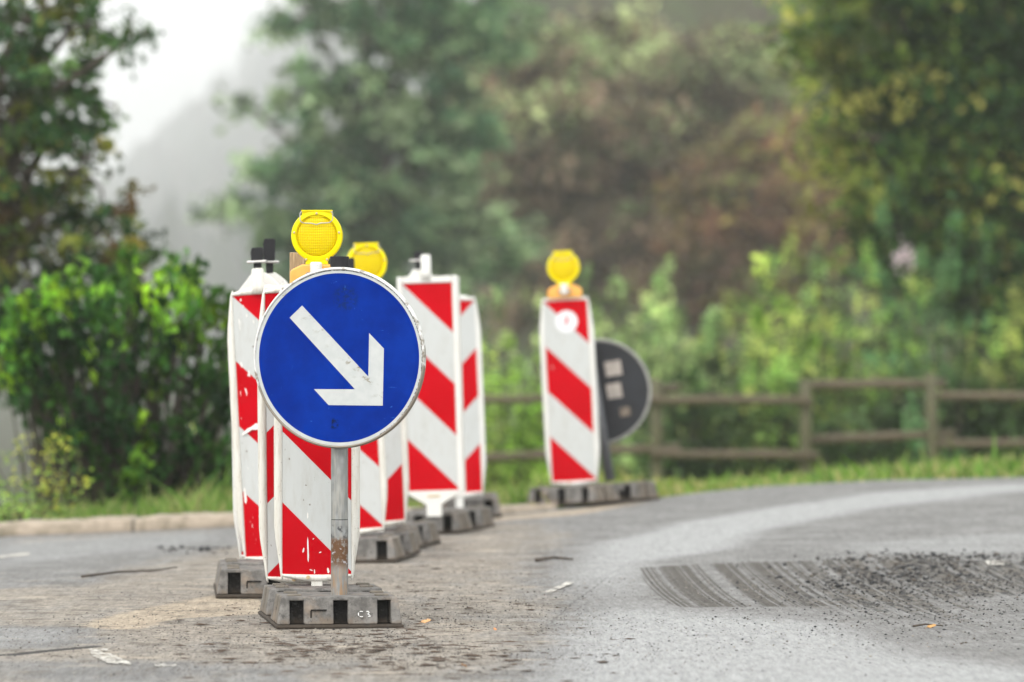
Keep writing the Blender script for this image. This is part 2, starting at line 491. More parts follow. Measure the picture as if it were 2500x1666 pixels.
def m_asphalt():
    n = NT('asphalt')
    dust = n.attr('dust'); dark = n.attr('gravelly'); worn = n.attr('worn'); sweep = n.attr('sweep'); sand = n.attr('sand')
    P = n.tc.outputs['Object']
    cx_ = n.t.nodes.new("ShaderNodeCombineXYZ"); n.t.links.new(n.attr('arc'), cx_.inputs[0])
    l1 = n.noise(13, cx_.outputs[0], 3, 0.8)
    ragged = n.noise(30, P, 4, 0.65)
    lm = n.ramp(n.math('ADD', l1, n.math('MULTIPLY', n.math('SUBTRACT', ragged, 0.5), 0.18)), 0.44, 0.53, 0.0, 1.0)
    sweep = n.math('MULTIPLY', n.ramp(n.math('ADD', sweep, n.math('MULTIPLY', n.math('SUBTRACT', ragged, 0.5), 0.5)), 0.35, 0.6), lm)
    # coarse and fine stones in the surface
    st1 = n.vor(95, P); st2 = n.vor(210, P)
    f1 = n.noise(140, P, 3, 0.6); f2 = n.noise(28, P, 5, 0.65); f3 = n.noise(3.0, P, 5, 0.6)
    longn = n.noise(4.0, n.coord((1.0, 0.35, 1)), 6, 0.68)
    c = n.mix(n.ramp(f1, 0.32, 0.68), (0.16, 0.158, 0.153), (0.29, 0.287, 0.279))
    c = n.mix(n.ramp(f3, 0.3, 0.7, 0, 0.6), c, (0.115, 0.11, 0.105))
    c = n.mix(n.ramp(worn, 0.2, 0.9, 0, 0.9), c, n.mix(n.ramp(f1, 0.3, 0.7), (0.27, 0.275, 0.276), (0.39, 0.392, 0.387)))
    dm = n.ramp(n.math('ADD', dust, n.math('SUBTRACT', longn, 0.5)), 0.35, 0.85)
    c = n.mix(n.math('MULTIPLY', dm, 0.8), c, n.mix(n.ramp(f2, 0.3, 0.72), (0.215, 0.185, 0.148), (0.41, 0.36, 0.295)))
    sm = n.ramp(n.math('ADD', sand, n.math('MULTIPLY', n.math('SUBTRACT', f2, 0.5), 0.9)), 0.35, 0.75)
    c = n.mix(n.math('MULTIPLY', sm, 0.85), c, n.mix(n.ramp(f1, 0.3, 0.7), (0.36, 0.29, 0.21), (0.46, 0.38, 0.28)))
    c = n.mix(n.ramp(sweep, 0.0, 1.0, 0, 0.92), c, n.mix(n.ramp(f2, 0.3, 0.7), (0.045, 0.039, 0.032), (0.095, 0.083, 0.069)))
    dark = n.math('SUBTRACT', dark, n.math('MULTIPLY', n.math('SUBTRACT', 0.9, lm), 0.62))
    gm = n.ramp(n.math('ADD', dark, n.math('MULTIPLY', n.math('SUBTRACT', f2, 0.5), 1.6)), 0.35, 0.75)
    c = n.mix(n.math('MULTIPLY', gm, 0.9), c, n.mix(n.ramp(n.noise(34, n.coord((1, 0.13, 1), (3, 1, 0)), 4, 0.72), 0.42, 0.58), (0.012, 0.012, 0.013), (0.15, 0.14, 0.125)))
    # painted grain stretched along the lanes, its light and dark standing in for relief; mud trodden into flat cakes
    gr = n.noise(75, n.coord((1, 0.085, 1)), 3, 0.7)
    gr2 = n.noise(26, n.coord((1, 0.16, 1)), 4, 0.7)
    gv = n.math('ADD', n.ramp(gr, 0.3, 0.7, 0.80, 1.16), n.ramp(gr2, 0.3, 0.7, -0.12, 0.12))
    gc = n.t.nodes.new("ShaderNodeCombineXYZ")
    for i_ in range(3): n.t.links.new(gv, gc.inputs[i_])
    c = n.mix(1.0, c, gc.outputs[0], 'MULTIPLY')
    mud = n.noise(7.5, n.coord((0.55, 0.8, 1)), 7, 0.8)
    c = n.mix(n.math('MULTIPLY', n.ramp(mud, 0.51, 0.57), n.ramp(n.math('ADD', dust, n.math('MULTIPLY', dark, 0.7)), 0.1, 0.6, 0, 0.72)), c, (0.115, 0.095, 0.073))
    mud2 = n.noise(5.0, n.coord((0.6, 1.0, 1), (9, 4, 0)), 7, 0.78)
    c = n.mix(n.math('MULTIPLY', n.ramp(mud2, 0.56, 0.63), n.ramp(dust, 0.1, 0.6, 0, 0.6)), c, (0.50, 0.43, 0.34))
    # scattered dark crumbs pressed into the dust
    cr = n.noise(55, P, 3, 0.6)
    c = n.mix(n.math('MULTIPLY', n.ramp(cr, 0.655, 0.69), n.ramp(n.math('ADD', n.math('ADD', dust, dark), f3), 0.55, 0.95)), c, (0.045, 0.038, 0.032))
    c = n.mix(n.ramp(n.attr('crack'), 0.3, 0.8), c, (0.035, 0.032, 0.03))
    n.set(Base_Color=c, Roughness=n.mix(n.ramp(worn, 0, 1), (0.80,) * 3, (0.58,) * 3), Specular_IOR_Level=0.35)
    h = n.math('ADD', n.math('MULTIPLY', st1, 0.6), n.math('MULTIPLY', f2, 0.9))
    h = n.math('ADD', h, n.math('MULTIPLY', st2, 0.3))
    h = n.math('ADD', h, n.math('MULTIPLY', sweep, -0.4))
    n.bump(h, 1.0, 0.012)
    return n.mat

def in_poly(px, X, Y):
    pts = [ground_pt(*p) for p in px]
    ins = np.zeros(X.shape, bool)
    j = len(pts) - 1
    for i in range(len(pts)):
        xi, yi = pts[i]; xj, yj = pts[j]
        c = ((yi > Y) != (yj > Y)) & (X < (xj - xi) * (Y - yi) / (yj - yi + 1e-12) + xi)
        ins ^= c
        j = i
    return ins.astype(float)

def blur(a, sx, sy):
    for ax, s in ((1, sx), (0, sy)):
        if s < 0.3: continue
        k = np.exp(-0.5 * (np.arange(-int(3 * s), int(3 * s) + 1) / s) ** 2); k /= k.sum()
        a = np.apply_along_axis(lambda m: np.convolve(np.pad(m, len(k) // 2, mode='edge'), k, 'valid'), ax, a)
    return a

def build_road():
    xs = np.concatenate([np.linspace(-9, -2.62, 14), np.arange(-2.6, 4.6, 0.018), np.linspace(4.62, 16, 16)])
    ts = np.concatenate([np.linspace(0, 0.30, 6), 0.30 + 0.70 * np.linspace(0, 1, 300)[1:]])
    nx, ny = len(xs), len(ts)
    X, T = np.meshgrid(xs, ts)
    Y = 4.0 + (edge_d(X) - 4.0) * T
    reg = (np.abs(X) < 6) 
    def pol(px, sx=3, sy=1.2): return blur(in_poly(px, X, Y), sx, sy)
    dust = 0.75 * pol([(-200, 1400), (520, 1330), (900, 1300), (1200, 1275), (1420, 1300), (1330, 1400), (1420, 1480), (1370, 1560), (1250, 1700), (-300, 1700)], 10, 3)
    dust += 0.35 * pol([(1150, 1262), (1500, 1236), (1900, 1192), (1750, 1210), (1450, 1262), (1250, 1300)], 8, 1)
    grav_c = 0.32 * pol([(880, 1400), (1000, 1330), (1300, 1340), (1250, 1400), (1050, 1440), (980, 1500), (900, 1480)], 10, 2.5)
    dust -= 0.45 * pol([(0, 1320), (300, 1312), (560, 1320), (400, 1370), (200, 1430), (-100, 1440)], 6, 2)
    dust -= 0.5 * pol([(-50, 1530), (250, 1530), (210, 1572), (-50, 1595)], 5, 1.5)
    dust -= 0.4 * pol([(-50, 1610), (700, 1620), (900, 1700), (-50, 1700)], 12, 1.5)
    worn = 0.95 * pol([(1360, 1560), (1450, 1470), (1380, 1400), (1440, 1330), (1700, 1268), (2100, 1205), (2500, 1176), (2600, 1190), (2150, 1240), (1850, 1300), (1800, 1345), (1600, 1362), (1560, 1480), (1750, 1500), (2050, 1520), (2250, 1600), (2600, 1640), (2600, 1700), (1300, 1700)], 9, 2.5)
    worn += 0.55 * pol([(2000, 1330), (2600, 1290), (2600, 1345), (2100, 1362)], 8, 1.0)
    worn += 0.5 * pol([(-60, 1320), (540, 1300), (560, 1318), (300, 1352), (-60, 1390)], 6, 1)
    worn += 0.5 * pol([(-60, 1532), (230, 1532), (190, 1568), (-60, 1590)], 4, 1.5)
    grav = 0.45 * pol([(2280, 1370), (2560, 1372), (2560, 1450), (2280, 1455)], 6, 2) + 0.95 * pol([(1960, 1392), (2080, 1355), (2300, 1362), (2520, 1375), (2520, 1450), (2250, 1455), (2300, 1500), (2120, 1480), (1960, 1470)], 6, 2)
    grav += 0.5 * pol([(1900, 1470), (2550, 1440), (2600, 1600), (2250, 1570), (2000, 1520)], 14, 4)
    grav += 0.30 * pol([(1950, 1290), (2150, 1240), (2520, 1215), (2600, 1225), (2300, 1275), (2100, 1320)], 12, 1.5)
    grav += 0.25 * pol([(620, 1560), (1250, 1500), (1350, 1570), (1100, 1620), (650, 1600)], 14, 4)
    grav += grav_c
    sand = 1.15 * pol([(250, 1510), (420, 1475), (560, 1445), (650, 1470), (640, 1500), (420, 1512), (330, 1540), (200, 1530)], 4, 1)
    sand += 0.30 * pol([(300, 1350), (560, 1335), (560, 1352), (380, 1368)], 6, 1)
    sand += 0.40 * pol([(950, 1480), (1250, 1400), (1400, 1405), (1300, 1450), (1100, 1490)], 10, 1.5)
    sand += 0.8 * pol([(1180, 1262), (1420, 1243), (1620, 1222), (1420, 1256), (1190, 1276)], 3, 0.6)
    sand += 0.45 * pol([(-40, 1318), (560, 1294), (560, 1300), (-40, 1332)], 3, 0.5)
    # arcs left by the sweeper: across the patch the stripe coordinate bends towards the camera
    sw = pol([(1560, 1388), (1700, 1376), (2060, 1368), (2480, 1370), (2520, 1440), (2300, 1462), (1990, 1480), (1660, 1486), (1600, 1462), (1572, 1425)], 1.2, 0.5)
    d0 = ground_pt(1562, 1388)[1]
    U = X - 0.008 * np.clip(d0 - Y, 0, 5) ** 2
    rs = np.random.RandomState(5)
    kk = rs.rand(4096)
    def n1(u, sc_): 
        t = u * sc_ + 500; i = np.floor(t).astype(int); f = t - i; f = f * f * (3 - 2 * f)
        return kk[i % 4096] * (1 - f) + kk[(i + 1) % 4096] * f
    lines = sstep(0.36, 0.56, 0.6 * n1(U, 17) + 0.4 * n1(U, 41))
    U0 = ground_pt(1562, 1388)[0]
    sweep = sw * 1.0
    streak = sw * sstep(0.90, 1.0, n1(U, 5.2)) * 0.0
    pale = sstep(0.03, 0.0, np.abs(U - ground_pt(2150, 1380)[0])) * sw
    grav = np.clip(grav - pale, 0, 1)
    crack = np.zeros_like(X)
    for pl in ([(-80, 1604), (40, 1597), (120, 1588), (230, 1577)], [(300, 1512), (700, 1460)], [(200, 1412), (440, 1392)], [(0, 1456), (300, 1447), (560, 1432)], [(1270, 1370), (1800, 1352), (2500, 1331)], [(1300, 1560), (1390, 1480), (1480, 1410)]):
        pts = [ground_pt(*p) for p in pl]
        for (x0, y0), (x1, y1) in zip(pts[:-1], pts[1:]):
            L2 = ((x1 - x0) * 1) ** 2 + ((y1 - y0) * 1) ** 2
            t = np.clip(((X - x0) * (x1 - x0) + (Y - y0) * (y1 - y0)) / L2, 0, 1)
            dd = np.sqrt((X - x0 - t * (x1 - x0)) ** 2 + ((Y - y0 - t * (y1 - y0)) / 1.6) ** 2)
            wdt = 0.045 if pl[0][0] < 0 else 0.016
            crack = np.maximum(crack, sstep(wdt, wdt * 0.3, dd) * (1.0 if pl[0][0] < 0 else 0.55))
    Z = road_z(X, Y)
    # shallow unevenness of an old road
    Z = Z + 0.004 * np.sin(X * 3.1 + Y * 0.9) * np.sin(Y * 1.7) - 0.004 * crack
    V = np.stack([X, Y, Z], -1).reshape(-1, 3)
    idx = np.arange(nx * ny).reshape(ny, nx)
    Q = np.stack([idx[:-1, :-1], idx[:-1, 1:], idx[1:, 1:], idx[1:, :-1]], -1).reshape(-1, 4)
    A = lambda a: ('FLOAT', 'POINT', np.clip(a, 0, 1).ravel())
    o = np_mesh('road', V, Q, M['asphalt'], None, {'dust': A(dust), 'worn': A(worn), 'gravelly': A(grav), 'sand': A(sand), 'sweep': A(sweep), 'arc': ('FLOAT', 'POINT', U.ravel()), 'crack': A(crack)}, True)
    tag(o, 'grey worn asphalt road with dust, sweeper arcs and dark crumbs', None, None, 'structure')
    return o
M['asphalt'] = m_asphalt()
build_road()

def m_soil():
    n = NT('grassy_ground')
    P = n.tc.outputs['Object']
    X, Y, Z = n.sep()
    f = n.noise(1.5, P, 6, 0.65); g = n.noise(25, P, 4, 0.6)
    c = n.mix(n.ramp(f, 0.35, 0.65), (0.12, 0.20, 0.03), (0.19, 0.22, 0.05))
    c = n.mix(n.ramp(g, 0.45, 0.75, 0, 0.6), c, (0.16, 0.14, 0.06))
    far = n.ramp(Y, 62, 80)
    fc = n.mix(n.ramp(n.noise(0.4, P, 6, 0.7), 0.35, 0.65), (0.055, 0.045, 0.032), (0.06, 0.075, 0.035))
    c = n.mix(far, c, fc)
    n.set(Base_Color=c, Roughness=0.95, Specular_IOR_Level=0.1)
    n.bump(g, 0.6, 0.03)
    return n.mat
M['soil'] = m_soil()

def build_terrain():
    xs = np.concatenate([np.linspace(-900, -22, 50), np.linspace(-20, 22, 106), np.linspace(24, 900, 50)])
    ys = np.concatenate([np.linspace(0, 22, 12), np.linspace(22.5, 62, 90), np.linspace(63, 180, 60), np.linspace(190, 4600, 170)])
    X, Y = np.meshgrid(xs, ys)
    Z = terr_z(X, Y)
    e = edge_d(X)
    Z = np.where(Y < e - 0.3, road_z(X, Y) - 0.12, np.where(Y < e + 0.15, road_z(X, Y) - 0.05, Z))
    # rougher slope where the wood grows
    rs = np.random.RandomState(3)
    b = blur(rs.randn(*X.shape), 1.2, 1.2)
    Z = Z + b * 1.6 * sstep(62, 110, Y)
    idx = np.arange(X.size).reshape(X.shape)
    Q = np.stack([idx[:-1, :-1], idx[:-1, 1:], idx[1:, 1:], idx[1:, :-1]], -1).reshape(-1, 4)
    o = np_mesh('ground', np.stack([X, Y, Z], -1).reshape(-1, 3), Q, M['soil'], None, None, True)
    tag(o, 'grassy verge falling away behind the road to misty hills', None, None, 'structure')
build_terrain()

# kerb of pale worn stone along the far edge of the road, left part
def build_kerb():
    xs = np.arange(-6.0, 0.3, 0.05)
    mb = MB()
    rs = random.Random(4)
    rings = []
    for X in xs:
        e = float(edge_d(X)); z = float(road_z(X, e))
        j = rs.uniform(-0.006, 0.006)
        fade = 1 - float(sstep(-1.2, 0.2, X)) * 0.7
        h = (0.055 + j) * fade + 0.012
        rings.append([(X, e - 0.02 + j, z - 0.04), (X, e + 0.0 + j, z + h * 0.75), (X, e + 0.03, z + h), (X, e + 0.55, z + h - 0.005), (X, e + 0.58, z - 0.06)])
    mb.loft(rings)
    n = NT('pale_kerb_stone')
    c = n.mix(n.ramp(n.noise(14, None, 5, 0.65), 0.35, 0.68), (0.37, 0.305, 0.235), (0.24, 0.20, 0.15))
    Xk = n.sep()[0]
    jt = n.math('SUBTRACT', 1.0, n.ramp(n.math('ABSOLUTE', n.math('SUBTRACT', n.math('FRACT', n.math('MULTIPLY', Xk, 1.25)), 0.5)), 0.008, 0.016))
    c = n.mix(jt, c, (0.10, 0.085, 0.065))
    c = n.mix(n.ramp(n.noise(3.5, None, 6, 0.7), 0.5, 0.62, 0, 0.7), c, (0.20, 0.17, 0.12))
    n.set(Base_Color=c, Roughness=0.85); n.bump(n.noise(60), 0.5, 0.006)
    o = mb.build('kerb', n.mat, None, True)
    tag(o, 'low pale stone kerb along the far left road edge', None, None, 'structure')
build_kerb()

# worn white road paint
def paint(name, px, label, mat):
    """thin strip of paint laid on the road; px are photo pixels of its outline"""
    pts = [ground_pt(*p) for p in px]
    bm = bmesh.new()
    vs = [bm.verts.new((x, y, float(road_z(x, y)) + 0.0045)) for x, y in pts]
    f = bm.faces.new(vs)
    if f.normal.z < 0: f.normal_flip()
    bmesh.ops.triangulate(bm, faces=[f])
    me = bpy.data.meshes.new(name); bm.to_mesh(me); bm.free()
    o = link_mesh(name, me, mat)
    tag(o, label, None, None, 'structure')
def m_paint():
    n = NT('worn_white_paint')
    g = n.noise(45, None, 6, 0.7); g2 = n.noise(7, None, 3)
    c = n.mix(n.ramp(g, 0.4, 0.6), (0.55, 0.53, 0.48), (0.36, 0.33, 0.28))
    n.set(Base_Color=c, Roughness=0.7)
    tr = n.t.nodes.new("ShaderNodeBsdfTransparent")
    mx = n.t.nodes.new("ShaderNodeMixShader")
    n.t.links.new(n.ramp(n.math('ADD', g, n.math('MULTIPLY', n.math('SUBTRACT', g2, 0.5), 0.8)), 0.47, 0.54), mx.inputs[0])
    n.t.links.new(n.bs.outputs[0], mx.inputs[1]); n.t.links.new(tr.outputs[0], mx.inputs[2])
    n.t.links.new(mx.outputs[0], n.out.inputs['Surface'])
    return n.mat
M['paint'] = m_paint()
paint('road_marking', [(216, 1588), (262, 1584), (270, 1600), (320, 1622), (318, 1628), (262, 1622), (226, 1606)], 'white paint smear on the road at lower left', M['paint'])
paint('road_marking', [(375, 1624), (430, 1626), (432, 1632), (380, 1631)], 'short white paint smear on the road at lower left', M['paint'])
paint('road_marking', [(1322, 1451), (1392, 1420), (1405, 1424), (1345, 1450)], 'short slanting white paint mark in the middle of the road', M['paint'])
#paint('road_marking', [(1010, 1478), (1220, 1475), (1222, 1479), (1010, 1482)], 'faded white line right of the nearest rubber foot', M['paint'])
paint('road_marking', [(2405, 1372), (2452, 1372), (2452, 1382), (2412, 1382)], 'small white paint block at the right edge', M['paint'])
paint('road_marking', [(-80, 1366), (70, 1352), (74, 1357), (-80, 1374)], 'faded white edge line at the left', M['paint'])

# ---------------------------------------------------------------- loose stones, crumbs, leaves on the road
def scatter_stones():
    rs = np.random.RandomState(11)
    P = []; DK = []
    def zone(px0, px1, py0, py1, n, smin, smax, pw=2.0):
        for _ in range(n):
            px = np.clip(rs.normal((px0 + px1) / 2, (px1 - px0) / 3.1), px0 - 160, 2620) if px1 - px0 > 250 else rs.uniform(px0, px1)
            py = np.clip(rs.normal((py0 + py1) / 2, (py1 - py0) / 3.4), 1340, 1690)
            x, y = ground_pt(px, py)
            s = smin + (smax - smin) * rs.rand() ** pw
            P.append((x, y, s)); DK.append(2 if smin == 0.0141 else (1 if (smax > 0.014 or px0 in (1900, 380)) else 0))
    zone(-100, 2600, 1450, 1700, 5000, 0.0015, 0.005, 1.5)
    zone(400, 1500, 1400, 1680, 5000, 0.0015, 0.006, 1.5)
    zone(0, 1000, 1480, 1700, 2500, 0.0015, 0.006, 1.5)
    zone(1960, 2520, 1372, 1470, 1500, 0.004, 0.015, 2.2)
    zone(2000, 2400, 1366, 1430, 200, 0.010, 0.030, 1.8)
    zone(2050, 2520, 1352, 1372, 220, 0.006, 0.026, 1.8)
    zone(1900, 2560, 1440, 1560, 900, 0.003, 0.011, 2.2)
    zone(600, 1330, 1540, 1650, 260, 0.0141, 0.030, 2.0)
    zone(560, 1250, 1400, 1560, 120, 0.0141, 0.024, 2.0)
    zone(1500, 2560, 1480, 1640, 300, 0.003, 0.010)
    zone(600, 1330, 1500, 1640, 1300, 0.002, 0.008)
    zone(0, 700, 1400, 1640, 800, 0.002, 0.008)
    zone(900, 1450, 1380, 1560, 800, 0.002, 0.009)
    zone(380, 560, 1330, 1350, 60, 0.008, 0.03)
    zone(1560, 2000, 1390, 1480, 350, 0.003, 0.009)
    P = np.array(P)
    N = len(P)
    # each stone: squashed octahedron, jittered
    base = np.array([(1, 0, 0), (0, 1, 0), (-1, 0, 0), (0, -1, 0), (0, 0, 1), (0, 0, -0.6)], float)
    tri = np.array([(0, 1, 4), (1, 2, 4), (2, 3, 4), (3, 0, 4), (1, 0, 5), (2, 1, 5), (3, 2, 5), (0, 3, 5)])
    V = base[None] * P[:, 2][:, None, None] * 0.5 * rs.uniform(0.6, 1.3, (N, 6, 3)) * np.array([1.25, 1.25, 0.7])
    a = rs.uniform(0, 6.28, N); ca, sa = np.cos(a), np.sin(a)
    Vx = V[..., 0] * ca[:, None] - V[..., 1] * sa[:, None]; Vy = V[..., 0] * sa[:, None] + V[..., 1] * ca[:, None]
    DKa = np.array(DK) == 2
    V[..., 2] *= np.where(DKa, 0.4, 1.0)[:, None]; Vx = Vx * np.where(DKa, 2.0, 1.0)[:, None]
    z0 = road_z(P[:, 0], P[:, 1]) + P[:, 2] * np.where(DKa, 0.04, 0.16) + 0.002
    V = np.stack([Vx + P[:, 0][:, None], Vy + P[:, 1][:, None], V[..., 2] + z0[:, None]], -1)
    Ft = (tri[None] + (np.arange(N) * 6)[:, None, None]).reshape(-1, 3)
    ci_dark = rs.choice(3, N, p=[0.6, 0.28, 0.12])
    pal = np.array([(0.02, 0.02, 0.022), (0.055, 0.05, 0.045), (0.09, 0.075, 0.06), (0.30, 0.27, 0.23), (0.07, 0.045, 0.03)])
    ci = rs.choice(5, N, p=[0.24, 0.22, 0.16, 0.26, 0.12])
    DK = np.array(DK)
    ci = np.where(DK == 1, ci_dark, np.where(DK == 2, 4, ci))
    flat = np.where(DK == 2, 0.30, 1.0); wide = np.where(DK == 2, 2.0, 1.0)
    col = np.repeat(pal[ci] * rs.uniform(0.7, 1.3, (N, 1)), 6, 0)
    col = np.concatenate([col, np.ones((len(col), 1))], 1)
    n = NT('loose_stone'); n.set(Base_Color=n.attr('col', 'Color'), Roughness=0.8)
    o = np_mesh('gravel', V.reshape(-1, 3), Ft, n.mat, None, {'col': ('FLOAT_COLOR', 'POINT', col)})
    tag(o, 'loose dark crumbs and grit scattered over the road', 'gravel', None, 'stuff')
scatter_stones()

def fallen_leaf(px, py, size, col, rz, label):
    x, y = ground_pt(px, py)
    mb = MB()
    out = [(-1, 0), (-0.6, 0.34), (-0.1, 0.55), (0.25, 0.38), (0.5, 0.42), (1, 0.05), (0.55, -0.28), (0.2, -0.5), (-0.35, -0.42)]
    t, b = [], []
    for k, (u, v) in enumerate(out):
        zc = 0.22 * (u * u) + 0.35 * abs(v) + 0.12 * math.sin(k * 2.1)
        t.append((u * size, v * size, zc * size + 0.006)); b.append((u * size, v * size, zc * size + 0.0045))
    n = len(out)
    mid = [(0, 0, 0.05 * size + 0.006), (0, 0, 0.05 * size + 0.0045)]
    vs = t + b + mid
    fs = [(i, (i + 1) % n, 2 * n) for i in range(n)] + [((i + 1) % n + n, i + n, 2 * n + 1) for i in range(n)] + [((i + 1) % n, i, i + n, (i + 1) % n + n) for i in range(n)]
    mb.add(vs, fs)
    mt = m_plain('dry_leaf', col, 0.7, 0, 0.3, 60)
    mb2 = mb
    mb2.tube([(-size, 0, 0.24 * size), (-size * 1.3, 0.05 * size, 0.3 * size), (-size * 1.6, 0.0, 0.12 * size)], 0.0012, 5)
    o = mb2.build('fallen_leaf', mt)
    o.location = (x, y, float(road_z(x, y)))
    o.rotation_euler = (R(28), R(-12), rz)
    tag(o, label, 'leaf', 'dry leaves lying on the road')
fallen_leaf(1040, 1522, 0.019, (0.62, 0.36, 0.17), 0.3, 'curled pale orange leaf right of the nearest rubber foot')
fallen_leaf(1206, 1541, 0.012, (0.60, 0.26, 0.10), 1.4, 'small orange leaf lying farther right of the nearest foot')
fallen_leaf(1130, 1630, 0.014, (0.40, 0.22, 0.10), 2.2, 'brown leaf near the bottom edge of the road')
fallen_leaf(2275, 1534, 0.017, (0.50, 0.28, 0.10), 0.1, 'flat orange brown leaf among the dark crumbs')

def twig(pxs, rad, label):
    pts = []
    for k, (px, py) in enumerate(pxs):
        x, y = ground_pt(px, py)
        pts.append((x, y, float(road_z(x, y)) + rad + 0.004 + (0.004 if k % 2 else 0)))
    o = Vector(pts[0])
    mb = MB(); mb.tube([Vector(p) - o for p in pts], [rad * (1 - 0.5 * i / (len(pts) - 1)) for i in range(len(pts))], 6)
    ob = mb.build('twig', M['bark'], None, True)
    ob.location = o
    tag(ob, label, 'twig', 'twigs lying on the road')
twig([(200, 1414), (290, 1405), (380, 1399), (432, 1393)], 0.006, 'long thin twig on the road at the left')
twig([(1310, 1376), (1350, 1372), (1398, 1374)], 0.010, 'dark twig on the road below the middle stripes')
twig([(2230, 1535), (2260, 1533), (2300, 1534)], 0.004, 'thin orange brown twig beside the crumbs')
#twig([(1000, 1572), (1040, 1569), (1080, 1570)], 0.005, 'short dark twig in front of the nearest foot')
#twig([(740, 1560), (800, 1564), (850, 1561)], 0.004, 'short twig below the nearest foot')

# ---------------------------------------------------------------- rubber foot plates
def make_foot(name, loc, yaw, label, roll=0.0, mark=False):
    root = empty(name, loc, (0, -roll, yaw))
    tag(root, label, 'foot plate', 'rubber foot plates carrying the beacons')
    H = 0.105
    # flange along the ground
    fl = MB()
    fl.hexa([(-0.212, -0.004, 0.0), (0.212, -0.004, 0), (0.212, 0.844, 0), (-0.212, 0.844, 0)],
            [(-0.212, -0.004, 0.014), (0.212, -0.004, 0.014), (0.212, 0.844, 0.014), (-0.212, 0.844, 0.014)])
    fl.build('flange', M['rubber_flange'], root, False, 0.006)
    for (y0, y1) in ((0.0, 0.335), (0.535, 0.84)):
        t = MB()
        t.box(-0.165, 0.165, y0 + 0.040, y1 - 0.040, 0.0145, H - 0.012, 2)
        # top slab with rounded rim
        t.hexa([(-0.192, y0 + 0.016, H - 0.0125), (0.192, y0 + 0.016, H - 0.0125), (0.192, y1 - 0.016, H - 0.0125), (-0.192, y1 - 0.016, H - 0.0125)],
               [(-0.188, y0 + 0.019, H), (0.188, y0 + 0.019, H), (0.188, y1 - 0.019, H), (-0.188, y1 - 0.019, H)])
        zt, zb = H - 0.010, 0.0145
        tp = 0.015            # taper of the outer faces
        segs = [(-0.207, -0.166), (-0.119, -0.021), (0.027, 0.125), (0.170, 0.207)]
        for (a, b) in segs:
            ta = a + (tp if a < -0.2 else 0.0); tb = b - (tp if b > 0.2 else 0.0)
            t.hexa([(a, y0 + 0.002, zb), (b, y0 + 0.002, zb), (b, y0 + 0.050, zb), (a, y0 + 0.050, zb)],
                   [(ta, y0 + 0.002 + tp, zt + 0.0095), (tb, y0 + 0.002 + tp, zt + 0.0095), (tb, y0 + 0.050, zt + 0.0095), (ta, y0 + 0.050, zt + 0.0095)])
            t.hexa([(a, y1 - 0.050, zb), (b, y1 - 0.050, zb), (b, y1 - 0.002, zb), (a, y1 - 0.002, zb)],
                   [(ta, y1 - 0.050, zt + 0.0095), (tb, y1 - 0.050, zt + 0.0095), (tb, y1 - 0.002 - tp, zt + 0.0095), (ta, y1 - 0.002 - tp, zt + 0.0095)])
        L = y1 - y0
        for (a, b) in ((0.060, 0.145), (0.185, L - 0.058)):
            for s_ in (-1, 1):
                x0, x1 = s_ * 0.150, s_ * 0.207
                xt = s_ * (0.207 - tp)
                ya, yb = y0 + a, y0 + b
                bq = [(x0, ya, zb), (x1, ya, zb), (x1, yb, zb), (x0, yb, zb)]
                tq = [(x0, ya, zt + 0.0093), (xt, ya, zt + 0.0093), (xt, yb, zt + 0.0093), (x0, yb, zt + 0.0093)]
                if s_ < 0: bq = [bq[1], bq[0], bq[3], bq[2]]; tq = [tq[1], tq[0], tq[3], tq[2]]
                t.hexa(bq, tq, 1)
        for sx in (-1, 1):
            for yy in (y0 + 0.065, y1 - 0.10):
                cx = sx * 0.145
                t.box(cx - 0.023, cx + 0.023, yy, yy + 0.04, H - 0.003, H + 0.007, 1)
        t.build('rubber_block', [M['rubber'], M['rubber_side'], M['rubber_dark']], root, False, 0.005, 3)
    nk = MB()
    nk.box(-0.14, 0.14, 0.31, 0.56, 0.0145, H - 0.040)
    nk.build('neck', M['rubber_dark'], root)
    rc = MB()
    # raised frame with a round edge on one front rib, like the moulded maker's plate
    rc.box(-0.096, -0.044, 0.0045, 0.012, 0.060, 0.064); rc.box(-0.098, -0.094, 0.0042, 0.012, 0.036, 0.0605)
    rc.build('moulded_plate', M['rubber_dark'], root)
    if mark:
        mk = MB()
        # chalky white strokes on the right front rib: a broken C and a 2
        def stroke(pts, r=0.0016):
            mk.tube([(x, 0.0005 + (z - 0.0145) * 0.166, z) for x, z in pts], r, 6)
        c = (0.071, 0.048)
        stroke([(c[0] + 0.010 * math.cos(a), c[1] + 0.009 * math.sin(a)) for a in np.linspace(R(60), R(120), 5)])
        stroke([(c[0] + 0.010 * math.cos(a), c[1] + 0.009 * math.sin(a)) for a in np.linspace(R(150), R(215), 5)], 0.0018)
        stroke([(c[0] + 0.010 * math.cos(a), c[1] + 0.009 * math.sin(a)) for a in np.linspace(R(235), R(300), 5)])
        stroke([(0.088, 0.056), (0.094, 0.057), (0.097, 0.052), (0.092, 0.048), (0.098, 0.045), (0.101, 0.041), (0.094, 0.040)], 0.0018)
        mk.build('white_mark', m_plain('white_chalk', (0.8, 0.8, 0.78), 0.6), root)
    return root

